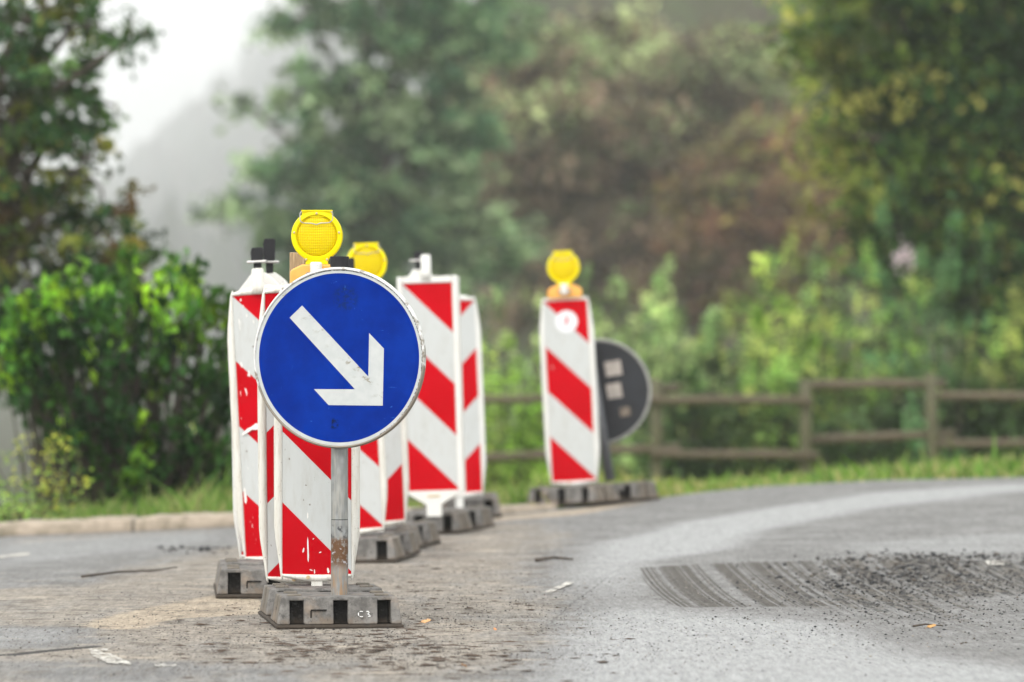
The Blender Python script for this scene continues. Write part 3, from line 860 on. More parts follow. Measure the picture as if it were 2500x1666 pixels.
def g(px, py):
    x, y = ground_pt(px, py)
    return (x, y, float(road_z(x, y)))
SL = R(2.0)
make_foot('foot_plate', (-0.568, 16.24, 0), R(7), 'nearest grey rubber foot plate under the blue arrow sign, chalky white mark on it', 0, True)
make_foot('foot_plate', (-0.878, 18.07, 0), R(4), 'dark rubber foot plate under the scratched striped beacon at far left')
p = g(848, 1378); make_foot('foot_plate', p, R(-6), 'rubber foot plate right behind the nearest one, in front of its farther neighbours', SL)
p = g(895, 1349); make_foot('foot_plate', p, R(-8), 'rubber foot plate third from the front in the right hand row', SL)
p = g(1020, 1307); make_foot('foot_plate', p, R(-12), 'rubber foot plate under the square topped beacon, brown side turned right', SL)
p = g(1126, 1268); make_foot('foot_plate', p, R(0), 'rubber foot plate peeking out behind the square topped beacon', SL)
make_foot('foot_plate', ((1368 - 1250) / F * 27.05, 27.05, 0.012), R(-27), 'long rubber foot plate shared by the lone far beacon and the far round sign', R(3.2))

# ---------------------------------------------------------------- yellow warning lamp
def make_lamp(parent, z, x=0.0, y=0.0):
    """round lamp facing -y; the centre of the lens is z above the parent"""
    lp = empty('lamp', (x, y, z)); lp.parent = parent
    hd = MB()
    Rr = 0.0905
    hd.lathe_y([(0.045, 0.034), (0.080, 0.030), (Rr, 0.012), (Rr, -0.012), (Rr - 0.003, -0.018), (0.076, -0.021), (0.0725, -0.017), (0.070, -0.004)], 64)
    # tab over the lens, neck under it
    hd.prism([(-0.052, 0.066), (0.052, 0.066), (0.052, 0.087), (-0.052, 0.087)], -0.015, 0.018)
    hd.box(-0.054, 0.054, -0.021, 0.020, 0.0865, 0.0912)
    hd.prism([(-0.036, -0.096), (0.036, -0.096), (0.043, -0.078), (-0.043, -0.078)], -0.017, 0.017)
    hd.box(-0.039, 0.039, -0.019, 0.019, -0.099, -0.0925)
    hd.build('lamp_housing', M['yellow'], lp, True, 0.0).modifiers.new('split', 'EDGE_SPLIT').split_angle = R(40)
    ln = MB()
    prof = [(0.0698 * math.sin(a), -0.008 - 0.017 * math.cos(a)) for a in np.linspace(R(90), R(2), 10)]
    ln.lathe_y(prof, 64)
    ln.build('lens', M['lens'], lp, True)
    for (sx, sz) in ((-0.079, 0.012), (0.079, 0.012), (0, 0.079), (-0.037, -0.083), (0.037, -0.083)):
        sc2 = MB(); n = 10
        rings = [[(sx + r * math.cos(k * 6.283 / n), yy, sz + r * math.sin(k * 6.283 / n)) for k in range(n)] for r, yy in ((0.0042, -0.016), (0.0042, -0.0245), (0.002, -0.0255))]
        sc2.loft(rings)
        sc2.build('screw', M['rust_tan'], lp, True)
    bw = MB()
    K = 0.0905 / 380.0
    pts = [(790, 205), (772, 210), (763, 235), (762, 320), (775, 350), (805, 368), (860, 374), (930, 374), (970, 385), (1005, 396), (1040, 383), (1075, 370), (1150, 370), (1205, 362), (1238, 335), (1247, 300), (1247, 230), (1238, 210), (1215, 203)]
    bw.tube([((px - 1005) * K, -0.030, (560 - py) * K) for px, py in pts], 0.0019, 7)
    bw.build('wire_bail', M['steel'], lp, True)
    bt = MB()
    bt.prism([(-0.094, -0.172), (0.094, -0.172), (0.094, -0.130), (0.088, -0.118), (0.050, -0.100), (-0.050, -0.100), (-0.088, -0.118), (-0.094, -0.130)], -0.028, 0.040)
    bt.build('battery_case', M['peach'], lp, False, 0.006, 3)
    st = MB()
    st.tube([(0.0, -0.045, -0.150), (0.0, -0.045, -0.097), (0.0, -0.045, -0.092)], [0.021, 0.0215, 0.017], 20)
    st.build('bolt_cap', M['frame_clean'], lp, False, 0.003)
    cl = MB(); cl.box(-0.036, 0.040, -0.055, -0.030, -0.143, -0.128)
    cl.build('clamp_plate', m_plain('dull_steel', (0.30, 0.28, 0.22), 0.45, 0.6), lp, False, 0.006, 3)
    return lp

# ---------------------------------------------------------------- striped beacon
def ring_rect(x0, x1, y, rz, axis_z, n=12, flat=0.0):
    cx, rx = (x0 + x1) / 2, (x1 - x0) / 2
    return [(cx + rx * math.cos(k * 2 * math.pi / n), y + rz * math.sin(k * 2 * math.pi / n), axis_z) for k in range(n)]

def make_beacon(label, loc, roll=0.0, yaw=0.0, mirror=False, square=False, frame='frame', mat=None, scale=1.0, lamp=False, stub=False, side_lamp=None, name='beacon'):
    root = empty('warning_beacon', loc, (0, 0, 0), scale)
    root.rotation_euler = Euler((0, -roll, yaw), 'XYZ')
    tag(root, label, 'warning beacon', 'red and white striped warning beacons')
    fm = M[frame]
    pn = MB(); pn.box(-0.121, 0.121, -0.011, 0.011, -0.004, 1.004)
    pn.build('panel', mat or (M['stripe_m'] if mirror else M['stripe']), root)
    if not square:
        for s_ in (-1, 1):
            fr = MB()
            prof = [(-0.022, 0.004), (-0.012, 0.009), (0.03, 0.014), (0.09, 0.023), (0.13, 0.029), (0.17, 0.032), (0.5, 0.033), (0.83, 0.032), (0.88, 0.028), (0.95, 0.019), (1.0, 0.012), (1.022, 0.004)]
            rings = []
            for z, wd in prof:
                x0, x1 = 0.1195, 0.1195 + wd
                rg = ring_rect(x0, x1, 0, 0.008 + 0.013 * min(1, wd / 0.03), z)
                rings.append([(s_ * x, y, zz) for x, y, zz in rg])
            fr.loft(rings)
            fr.build('side_rail', fm, root, True)
        bt = MB()
        rings = []
        for x, dz in [(-0.122, 0.012), (-0.10, 0.017), (-0.06, 0.026), (-0.02, 0.032), (0.02, 0.032), (0.06, 0.026), (0.10, 0.017), (0.122, 0.012)]:
            n = 10
            rings.append([(x, 0.019 * math.cos(k * 2 * math.pi / n), -dz / 2 + 0.001 + dz / 2 * math.sin(k * 2 * math.pi / n)) for k in range(n)])
        bt.loft(rings)
        bt.build('bottom_rail', fm, root, True)
        tp = MB()
        tp.loft([[(x, y, 2 * 0.5 - (z - 0.0)) for x, y, z in r] for r in [[(x, y, z * 1.25) for x, y, z in rr] for rr in rings]])
        tp.build('top_rail', fm, root, True)
        ft = MB(); ft.box(-0.020, 0.020, -0.012, 0.012, -0.10, -0.018)
        ft.build('foot_peg', fm, root, False, 0.003)
        bo = MB(); bo.tube([(-0.03, -0.015, -0.012), (-0.03, -0.024, -0.012)], 0.007, 12)
        bo.build('bolt', M['rust_tan'], root)
    else:
        fr = MB()
        poly_o = [(-0.148, -0.022), (0.148, -0.022), (0.148, 1.036), (-0.148, 1.036)]
        fr.box(-0.148, -0.1205, -0.02, 0.02, -0.020, 1.036)
        fr.box(0.1205, 0.148, -0.02, 0.02, -0.020, 1.036)
        fr.build('side_rail', fm, root, False, 0.008, 3)
        tb = MB(); tb.box(-0.1203, 0.1203, -0.0195, 0.0195, 1.0045, 1.0355); tb.build('top_rail', fm, root, False, 0.002)
        ft = MB()
        ft.prism([(-0.1203, -0.0045), (-0.1203, -0.022), (-0.036, -0.072), (-0.036, -0.13), (0.036, -0.13), (0.036, -0.072), (0.1203, -0.022), (0.1203, -0.0045)], -0.0195, 0.0195)
        ft.build('funnel_foot', fm, root, False, 0.002)
        sg = MB(); sg.box(-0.03, 0.03, -0.0225, -0.0192, -0.036, -0.026); sg.build('recess', M['rust_tan'], root)
        # side face of the hollow panel
        sdp = MB(); sdp.box(0.1485, 0.152, -0.018, 0.05, -0.018, 1.03)
        sdp.box(-0.12, 0.152, 0.0455, 0.05, -0.018, 1.03)
        sdp.build('back_shell', M['frame_clean'], root, False, 0.001)
    ztop = 1.036 if square else 1.018
    if stub:
        st = MB()
        h = 0.105 if square else 0.085
        x = stub if isinstance(stub, float) else 0.0
        st.tube([(x, -0.004, ztop - 0.012), (x, -0.004, ztop + h * 0.2), (x, -0.004, ztop + h - 0.005), (x, -0.004, ztop + h)], [0.031, 0.025, 0.0235, 0.018], 18)
        st.build('top_peg', fm, root, True)
    if side_lamp is not None:  # warning lamp seen side-on, reduced to a black head and stem
        x, y, z0, z1 = side_lamp
        pm = MB()
        pm.prism([(x - 0.014, z0), (x + 0.014, z0), (x + 0.015, z0 + 0.05), (x - 0.015, z0 + 0.05)], y - 0.012, y + 0.012)
        pm.prism([(x - 0.022, z0 + 0.05), (x + 0.022, z0 + 0.05), (x + 0.024, z1 - 0.008), (x + 0.021, z1), (x - 0.019, z1), (x - 0.024, z1 - 0.02)], y - 0.02, y + 0.02)
        pm.build('black_side_lamp', M['black'], root, False, 0.004)
        fl = MB(); fl.box(x - 0.040, x + 0.038, y - 0.024, y + 0.024, z0 + 0.040, z0 + 0.0495)
        fl.build('side_lamp_flange', M['steel'], root, False, 0.003)
        br = MB()
        br.prism([(x - 0.10, ztop - 0.02), (x + 0.11, ztop - 0.02), (x + 0.06, z0 - 0.025), (x + 0.022, z0 + 0.004), (x - 0.022, z0 + 0.004), (x - 0.05, z0 - 0.03)], y - 0.01, y + 0.01)
        br.build('side_lamp_bracket', M['frame_clean'], root, False, 0.003)
    if lamp:
        make_lamp(root, ztop + (lamp if isinstance(lamp, float) else 0.170), 0.0, 0.0)
    return root

def bpos(px, s, z0):
    return ((px - 1250.0) / s, F / s, z0)

b1 = make_beacon('front beacon right behind the blue arrow sign, carrying the sharpest yellow lamp', bpos(774, 708, 0.147), 0, R(-2), scale=0.98, lamp=True)
b2 = make_beacon('beacon hidden but for its left rail, pressed against the back of the front one', bpos(738, 703, 0.1335), R(0.6), R(2), mirror=True, scale=0.98)
b3 = make_beacon('scratched leaning beacon at the far left of the row, with peeling foil', bpos(678, 636, 0.122), R(3.0), R(-4), mat=M['stripe_worn'], stub=-0.02, side_lamp=(-0.030, 0.09, 1.085, 1.185))
b4 = make_beacon('clean white edged beacon showing as a sliver behind the scratched leftmost one', bpos(666, 628, 0.115), R(0.9), R(3), mirror=True, frame='frame_clean', side_lamp=(0.005, 0.0, 1.09, 1.226))
b7 = make_beacon('leaning beacon half hidden right of the sign post, grimy right rail', bpos(866, 567, 0.13), R(3.2), R(-4), side_lamp=(0.035, 0.03, 1.035, 1.165))
b8 = make_beacon('beacon whose blurred yellow lamp shows above the right of the blue disc', bpos(921, 546, 0.13), R(2.4), R(10), mirror=True, lamp=0.135)
b5 = make_beacon('square topped beacon standing in front of the narrow one, with funnel foot', bpos(1059, 503, 0.207), R(1.8), R(-5), square=True, frame='frame_clean', stub=-0.004, side_lamp=(-0.045, 0.04, 1.07, 1.16))
b6 = make_beacon('narrow looking beacon just right behind the square topped one', bpos(1121, 466, 0.13), R(2.4), R(14), mirror=True, frame='frame_clean')
b9 = make_beacon('far beacon standing alone before the fence, round sticker near its top', bpos(1402, 438.6, 0.142), R(2.9), R(-4), frame='frame_clean', scale=1.0, lamp=True)

# sticker on the far beacon
sk = MB(); sk.lathe_y([(0.062, -0.0115), (0.062, -0.0128)], 40)
skm = sk.build('round_sticker', m_plain('sticker_white', (0.72, 0.72, 0.74), 0.4, 0, 0.05), b9)
skm.location = (0.002, 0, 0.885)
fl = MB(); fl.prism([(-0.008, -0.030), (0.004, -0.006), (0.012, -0.004), (0.010, 0.030), (-0.004, 0.028), (-0.002, 0.006), (-0.010, 0.004)], -0.0138, -0.0132)
flo = fl.build('red_flash', m_plain('sticker_red', (0.55, 0.03, 0.04), 0.4), skm)
# foil peeling off the scratched beacon, scratches and print on the front one
pe = MB()
pe.loft([[(x, -0.0135 - 0.006 * math.sin(t * 3.1), z + 0.5 * wz) for (x, z, wz) in [(xx, zz, hw), (xx, zz, -hw)]] + [(xx, -0.0118, zz)] for t, xx, zz, hw in
         [(0.0, -0.112, 0.468, 0.008), (0.3, -0.09, 0.482, 0.016), (0.6, -0.072, 0.492, 0.012), (1.0, -0.055, 0.497, 0.026), (1.2, -0.045, 0.496, 0.018)]])
pe.build('peeled_foil', m_plain('foil_white', (0.74, 0.72, 0.68), 0.5), b3)
def chips(parent, items, matx, name='paint_chip'):
    c = MB()
    for (x, z, wx, hz, a) in items:
        if name == 'paint_chip': c = MB()
        ca, sa = math.cos(a), math.sin(a)
        pts = [(-wx, -hz * 0.8), (0, -hz), (wx, -hz * 0.5), (wx * 0.7, hz * 0.7), (0, hz), (-wx * 0.8, hz * 0.6)]
        c.prism([(x + u * ca - v * sa, z + u * sa + v * ca) for u, v in pts], -0.0122, -0.0111)
        if name == 'paint_chip': c.build(name, matx, parent)
    if name != 'paint_chip': c.build(name, matx, parent)
wm = m_plain('bare_white_foil', (0.70, 0.68, 0.64), 0.5)
chips(b1, [(-0.032, 0.205, 0.0022, 0.011, 0), (-0.031, 0.085, 0.0028, 0.045, 0.03), (-0.047, 0.083, 0.003, 0.009, -0.2), (0.012, 0.0755, 0.0045, 0.002, 0.4), (-0.012, 0.123, 0.003, 0.0015, 0.5), (-0.008, 0.008, 0.002, 0.008, 0.1),
           (0.040, 0.012, 0.004, 0.010, 0.2), (-0.020, 0.013, 0.006, 0.002, -0.4), (0.028, 0.545, 0.0025, 0.009, 0.4)], wm)
chips(b3, [(-0.03, 0.165, 0.006, 0.008, 0.4), (-0.055, 0.155, 0.010, 0.0018, 0.1), (-0.035, 0.140, 0.020, 0.0014, -0.3), (-0.112, 0.235, 0.005, 0.033, 0.05), (-0.082, 0.96, 0.002, 0.006, 0), (-0.070, 0.925, 0.002, 0.007, 0), (-0.045, 0.90, 0.002, 0.008, 0.1), (-0.09, 0.985, 0.003, 0.006, 0)], wm)
chips(b2, [(-0.10, 0.935, 0.004, 0.010, 0.6), (-0.085, 0.925, 0.018, 0.004, -0.3), (-0.088, 0.90, 0.003, 0.006, 0.2)], wm)
dots = []
for k in range(22):                              # line of tiny print along the edge of the red band
    if k % 5 == 4: continue
    t = k / 21.0
    x = -0.072 + 0.155 * 0.62 * t; z = 0.75 - 0.12 - x + 0.006 + 0.001
    dots.append((x, z, 0.0016, 0.0012, -math.pi / 4))
chips(b1, dots, wm, 'tiny_print')

# ---------------------------------------------------------------- wooden stake behind the front beacon
stk = MB()
stk.hexa([(-0.028, -0.012, 0), (0.028, -0.012, 0), (0.028, 0.014, 0), (-0.028, 0.014, 0)], [(-0.028, -0.012, 1.152), (0.026, -0.012, 1.150), (0.026, 0.014, 1.150), (-0.028, 0.014, 1.152)])
stko = stk.build('wooden_stake', M['stake'], None, False, 0.003)
stko.location = ((727 - 1250) / 699.0, 17.16, 0.1055)
stko.location.y = 17.12
stko.rotation_euler = (0, R(0.1), 0)
tag(stko, 'weathered wooden stake standing behind the front yellow lamp', 'stake')

# ---------------------------------------------------------------- near sign: blue disc with white arrow
SX, SY, SZ = -0.5755, 16.40, 0.895
sroot = empty('arrow_sign', (SX, SY, 0.02))
tag(sroot, 'round blue sign with a white arrow pointing down right, on a rusty grey post', 'road sign')
po = MB()
po.tube([(0, 0, 0.078), (0, 0, 0.334)], 0.0290, 40)
po.tube([(0, 0, 0.3365), (0, 0, 1.185)], 0.0283, 40)
pobj = po.build('post', M['galv'], sroot, True)
pobj.modifiers.new('split', 'EDGE_SPLIT').split_angle = R(40)
sj = MB(); sj.tube([(0, 0, 0.333), (0, 0, 0.3375)], 0.0275, 32); sj.build('post_joint', M['black'], sroot)
cp = MB(); cp.tube([(0, 0, 1.1785), (0, 0, 1.213)], 0.0315, 32); cp.build('post_cap', M['black'], sroot, False, 0.0015)
YAW = R(-17)
disc = empty('disc', (0.0, -0.052, SZ - 0.02), (0, 0, YAW)); disc.parent = sroot
bp = MB()
bp.lathe_y([(0.02, 0.006), (0.287, 0.006), (0.287, -0.001), (0.02, -0.001)], 128)
bp.build('back_plate', M['galv_clean'], disc, False)
bl = MB(); bl.lathe_y([(0.01, -0.0015), (0.2815, -0.0015), (0.2815, -0.0024), (0.01, -0.0024)], 128)
bl.build('blue_face', M['blue'], disc, False)
wr = MB()
n = 160
rings = [[(r * math.cos(k * 2 * math.pi / n), y, r * math.sin(k * 2 * math.pi / n)) for k in range(n)] for r, y in ((0.2816, -0.0015), (0.2816, -0.0027), (0.2925, -0.0027), (0.2925, -0.0015))]
wr.loft(rings + [rings[0]], caps=False)
wr.build('white_border', M['arrow'], disc)
rm = MB()
prof = [(0.2926, -0.004)] + [(0.2965 + 0.0055 * math.cos(a), 0.004 + 0.0125 * math.sin(a)) for a in np.linspace(R(-120), R(120), 12)] + [(0.2926, 0.0075)]
rings = [[(r * math.cos(k * 2 * math.pi / n), y, r * math.sin(k * 2 * math.pi / n)) for k in range(n)] for r, y in prof]
rm.loft(rings + [rings[0]], caps=False)
rm.build('rim', M['rim'], disc, True)
# stitch-like dents in the groove between border and rim
dt = MB()
rs_ = random.Random(9)
for k in range(170):
    a = R(-60) + k * R(180) / 170.0 + rs_.uniform(-0.003, 0.003)
    if rs_.random() < 0.25: continue
    r0 = 0.2915; l = rs_.uniform(0.0012, 0.0032); wd = rs_.uniform(0.0006, 0.0012)
    ca, sa = math.cos(a), math.sin(a)
    dt.prism([(r0 * ca + u * (-sa) + v * ca, r0 * sa + u * ca + v * sa) for u, v in ((-l, -wd), (l, -wd), (l, wd), (-l, wd))], -0.0034, -0.0026)
dt.build('rim_groove_dents', M['black'], disc)
K = lambda x, y: ((x - 830.0) / 524.0 * 0.3, -(y - 997.0) / 555.0 * 0.3)
arrow = [K(605, 675), K(528, 750), K(930, 1190), K(678, 1190), K(768, 1288), K(1100, 1290), K(1107, 940), K(1017, 845), K(1012, 1112)]
am = MB(); am.prism(arrow, -0.0035, -0.0022)
am.build('arrow', M['arrow'], disc)
cb = MB()
for zz in (-0.16, 0.16):
    cb.box(-0.05, 0.05, 0.0065, 0.022, zz - 0.012, zz + 0.012)
    cb.build('post_clamp', M['galv_clean'], disc, False, 0.002); cb = MB()

# ---------------------------------------------------------------- far sign seen from behind
FS = 433.0
fx, fy = (1496 - 1250) / FS, F / FS
froot = empty('round_sign', (fx, fy, 0.04), (0, R(-9.5), 0))
tag(froot, 'dark back of a round sign on a leaning post beside the far beacon', 'road sign')
fp = MB(); fp.tube([(0, 0, 0.09), (0, 0, 0.86)], 0.029, 24); fp.build('post', m_plain('dull_grey_post', (0.15, 0.155, 0.165), 0.5, 0.3), froot, True)
fd = empty('disc', (0.018, 0.042, 0.595), (0, 0, R(-4))); fd.parent = froot
pl = MB(); pl.lathe_y([(0.02, -0.003), (0.286, -0.003), (0.286, 0.003), (0.02, 0.003)], 96)
pl.build('back_plate', m_plain('dark_anthracite', (0.010, 0.012, 0.016), 0.45, 0, 0.3, 8), fd)
rr = MB()
prof = [(0.283, -0.006), (0.290, -0.013), (0.299, -0.009), (0.301, 0.0), (0.297, 0.009), (0.283, 0.006)]
rings = [[(r * math.cos(k * 2 * math.pi / 96), y, r * math.sin(k * 2 * math.pi / 96)) for k in range(96)] for r, y in prof]
rr.loft(rings + [rings[0]], caps=False)
rr.build('rim', m_plain('pale_rim', (0.27, 0.27, 0.25), 0.5), fd, True)
for (x, z, wx, hz) in ((0.105, 0.118, 0.046, 0.042), (0.09, -0.008, 0.042, 0.042)):
    s1 = MB(); s1.box(x - wx, x + wx, -0.0045, -0.0032, z - hz, z + hz)
    s1.build('sticker', m_plain('old_sticker', (0.40, 0.36, 0.32), 0.6, 0, 0.2), fd, False, 0.0)
s1 = MB(); s1.box(0.10, 0.16, -0.0045, -0.0032, -0.16, -0.11); s1.build('torn_sticker', m_plain('torn_sticker', (0.16, 0.13, 0.10), 0.7, 0, 0.6, 25), fd)

# ---------------------------------------------------------------- wooden fence
FD = 46.0
froot2 = empty('wooden_fence', at(1800, 1211, FD))
tag(froot2, 'weathered wooden rail fence with two rails standing before the shrubs', 'fence')
o0 = froot2.location.copy()
def rail(pa, pb, ya=0.0, r=0.042):
    a = at(pa[0], pa[1], FD + ya) - o0; b = at(pb[0], pb[1], FD + ya) - o0
    mb = MB()
    pts = [a.lerp(b, t) + Vector((0, 0, rnd.uniform(-0.008, 0.008))) for t in (0, 0.25, 0.5, 0.75, 1)]
    mb.tube(pts, [r * rnd.uniform(0.92, 1.06) for _ in pts], 9)
    mb.build('rail', M['fence'], froot2, True)
def post(px, y0, y1, r=0.060, lean=0):
    a = at(px, y1, FD) - o0; b = at(px + lean, y0, FD) - o0
    mb = MB(); mb.tube([a + Vector((0, 0, -0.25)), a, a.lerp(b, .5), b], [r, r, r * 0.95, r * 0.9], 10)
    mb.build('post', M['fence_post'], froot2, True)
for px, y0, y1, ln in ((1605, 925, 1215, -4), (1967, 928, 1205, 0), (2282, 912, 1195, -10), (1075, 950, 1230, 0), (2640, 915, 1190, 0)):
    post(px, y0, y1, lean=ln)
rail((1040, 975), (1330, 974), -0.09); rail((1040, 1122), (1340, 1112), -0.09)
rail((1310, 974), (1660, 946), 0.09, 0.045); rail((1310, 1108), (1660, 1092), 0.09, 0.045)
rail((1585, 976), (1985, 979), -0.10); rail((1590, 1108), (2000, 1112), -0.10)
rail((1955, 940), (2310, 938), 0.10, 0.045); rail((1965, 1074), (2330, 1062), 0.10, 0.045)
rail((2290, 965), (2680, 968), -0.10); rail((2290, 1085), (2680, 1084), -0.10)

# ---------------------------------------------------------------- foliage
def leaf_mesh(name, P, D, size, cols, parent=None, mat='leaf', wid=0.5, rs=None, up=0.3):
    """P (n,3) positions relative to the parent; D (n,3) growth direction; size (n,), cols (n,3)"""
    rs = rs or np.random.RandomState(1)
    N = len(P)
    D = D + rs.normal(0, 0.55, (N, 3))
    D /= np.linalg.norm(D, axis=1)[:, None] + 1e-9
    Rv = rs.normal(0, 1, (N, 3)) + np.array([0, 0, up * 2])
    S = np.cross(D, Rv); S /= np.linalg.norm(S, axis=1)[:, None] + 1e-9
    Nn = np.cross(S, D)
    L = size[:, None]
    v0 = P - D * L * 0.5
    v2 = P + D * L * 0.5 - Nn * L * 0.10
    v1 = P + S * L * wid * 0.5 + Nn * L * 0.08
    v3 = P - S * L * wid * 0.5 + Nn * L * 0.08
    V = np.stack([v0, v1, v2, v3], 1).reshape(-1, 3)
    b = (np.arange(N) * 4)[:, None]
    T = np.concatenate([b + np.array([[0, 1, 2]]), b + np.array([[0, 2, 3]])], 0)
    C = np.repeat(np.concatenate([np.clip(cols, 0, 1), np.ones((N, 1))], 1), 4, 0)
    return np_mesh(name, V, T, M[mat], parent, {'col': ('FLOAT_COLOR', 'POINT', C)})

def tree(name, label, cat, base, lobes, palette, leaf=0.09, group=None, seed=0, trunk_r=0.14, dens=1.0, spread=0.16, gap=0.0, trunk_to=None, twig_r=0.012, wid=0.55):
    """lobes: list of (centre Vector, (rx,ry,rz), clusters, leaves per cluster, palette weights or None)"""
    rs = np.random.RandomState(seed)
    root = empty(name, base)
    tag(root, label, cat, group)
    base = Vector(base)
    mb = MB()
    zc = max(l[0].z for l in lobes)
    cx = sum(l[0].x for l in lobes) / len(lobes); cy = sum(l[0].y for l in lobes) / len(lobes)
    top = trunk_to if trunk_to is not None else Vector((cx, cy, zc + 0.5))
    top = top - base
    tr = []
    for i in range(8):
        t = i / 7.0
        tr.append(Vector((top.x * t ** 1.3 + rs.normal(0, 0.04), top.y * t ** 1.3 + rs.normal(0, 0.04), top.z * t)))
    tr[0] = Vector((0, 0, -0.2))
    mb.tube(tr, [trunk_r * (1 - 0.85 * i / 7.0) for i in range(8)], 9)
    PP, DD, CC, SS = [], [], [], []
    pal = np.array(palette)
    for (c, rad, ncl, npc, pw) in lobes:
        c0 = Vector(c) - base
        # limb
        k = min(6, max(1, int((c0.z * 0.7) / max(top.z, .1) * 7)))
        s = tr[k]
        mid = s.lerp(c0, 0.5) + Vector((rs.normal(0, .1), rs.normal(0, .1), 0.12 * (c0 - s).length))
        mb.tube([s, mid, c0], [trunk_r * 0.42, trunk_r * 0.28, trunk_r * 0.14], 7)
        n = int(ncl * dens)
        q = rs.normal(0, 1, (n, 3)); q /= np.linalg.norm(q, axis=1)[:, None]
        rr_ = rs.uniform(0.25, 1.0, n) ** 0.55
        ends = q * rr_[:, None] * np.array(rad)
        for e in ends:
            ev = Vector(e) + c0
            st = c0 + Vector(e) * 0.15
            if rs.rand() < 0.8:
                m2 = st.lerp(ev, 0.55) + Vector((rs.normal(0, .05), rs.normal(0, .05), 0.06))
                mb.tube([st, m2, ev], [twig_r * 1.5, twig_r, twig_r * 0.35], 4, caps=False)
            nl = max(3, int(npc * rs.uniform(0.5, 1.5)))
            dirv = np.array(e) / (np.linalg.norm(e) + 1e-6)
            sp = spread * rs.uniform(0.7, 1.3)
            t = rs.rand(nl, 1) ** 0.7
            P = np.array(ev) + rs.normal(0, sp, (nl, 3)) * np.array([1, 1, 0.7]) - dirv * (1 - t) * 0.22 * np.linalg.norm(e)
            PP.append(P); DD.append(np.tile(dirv * 0.8 + np.array([0, 0, -0.25]), (nl, 1)))
            w_ = pw if pw is not None else np.ones(len(pal)) / len(pal)
            ci = rs.choice(len(pal), p=np.array(w_) / np.sum(w_))
            cj = rs.choice(len(pal), nl, p=np.array(w_) / np.sum(w_))
            pick = np.where(rs.rand(nl) < 0.85, ci, cj)
            CC.append(pal[pick] * rs.uniform(0.8, 1.2, (nl, 1)) * rs.choice([0.42, 0.9, 1.42]))
            SS.append(leaf * rs.uniform(0.65, 1.3, nl))
    mb.build('trunk', M['bark'], root, True, fix=False)
    leaf_mesh('crown', np.concatenate(PP), np.concatenate(DD), np.concatenate(SS), np.concatenate(CC), root, wid=wid, rs=rs)
    return root

def L2(px, py, d, rad, ncl, npc, pw=None):
    """lobe placed by photo coordinates given on the 2353-pixel-wide view"""
    return (at(px * 1.0625, py * 1.0625, d), rad, ncl, npc, pw)
def gz(px, d, dz=0.0):
    X = (px * 1.0625 - 1250) / F * d
    return Vector((X, d, float(terr_z(X, d)) + dz))

G_DARK = (0.035, 0.075, 0.022); G_MID = (0.07, 0.13, 0.03); G_YEL = (0.17, 0.17, 0.035); G_OCH = (0.24, 0.17, 0.035)
G_SAGE = (0.13, 0.18, 0.085); G_BRI = (0.12, 0.24, 0.03); G_BRN = (0.12, 0.085, 0.05); G_RUST = (0.22, 0.09, 0.04); G_BLUE = (0.04, 0.075, 0.05)

# left tree with gaps of sky
d = 38.0
tree('deciduous_tree', 'tall tree at the left edge, olive and rusty leaves with gaps of sky', 'tree', gz(-120, d),
     [L2(30, 60, d, (0.85, .8, .55), 34, 24, (3, 2, .4, .1, 0)), L2(170, 60, d, (0.55, .6, .40), 22, 22, (3, 2, .3, 0, 0)), L2(300, 90, d, (0.28, .4, .22), 9, 18, (3, 2, 0, 0, 0)),
      L2(40, 230, d, (0.7, .8, .55), 34, 26, (3, 1, .8, .2, .1)), L2(180, 210, d + .5, (0.5, .5, .38), 18, 22, (3, 1, .4, 0, 0)), L2(20, 390, d, (0.7, .8, .6), 34, 28, (2, 1, 2, .5, .4)),
      L2(190, 380, d, (0.48, .5, .5), 22, 22, (2, 1, 1.8, .5, .3)), L2(60, 520, d, (0.75, .7, .5), 26, 26, (2, 1, 1, .6, 1.2)), L2(240, 520, d, (0.42, .5, .42), 16, 20, (2, 1, 1, .4, .6)),
      L2(70, 640, d + .6, (0.9, .7, .55), 34, 26, (3, 1, .4, .2, .2)), L2(10, 800, d + .8, (0.5, .5, .45), 18, 24, (3, 1, .4, 0, .2)), L2(250, 640, d + 1, (0.7, .5, .35), 16, 22, (3, 1, .4, 0, .2)), L2(-90, 350, d, (1.2, 1.2, 2.0), 120, 26, (3, 1, 1, .3, .3))],
     [(0.035, 0.08, 0.03), (0.085, 0.15, 0.045), (0.17, 0.185, 0.04), (0.24, 0.195, 0.045), (0.12, 0.075, 0.035)], leaf=0.095, seed=3, trunk_r=0.16, spread=0.065, wid=0.6, dens=0.72)

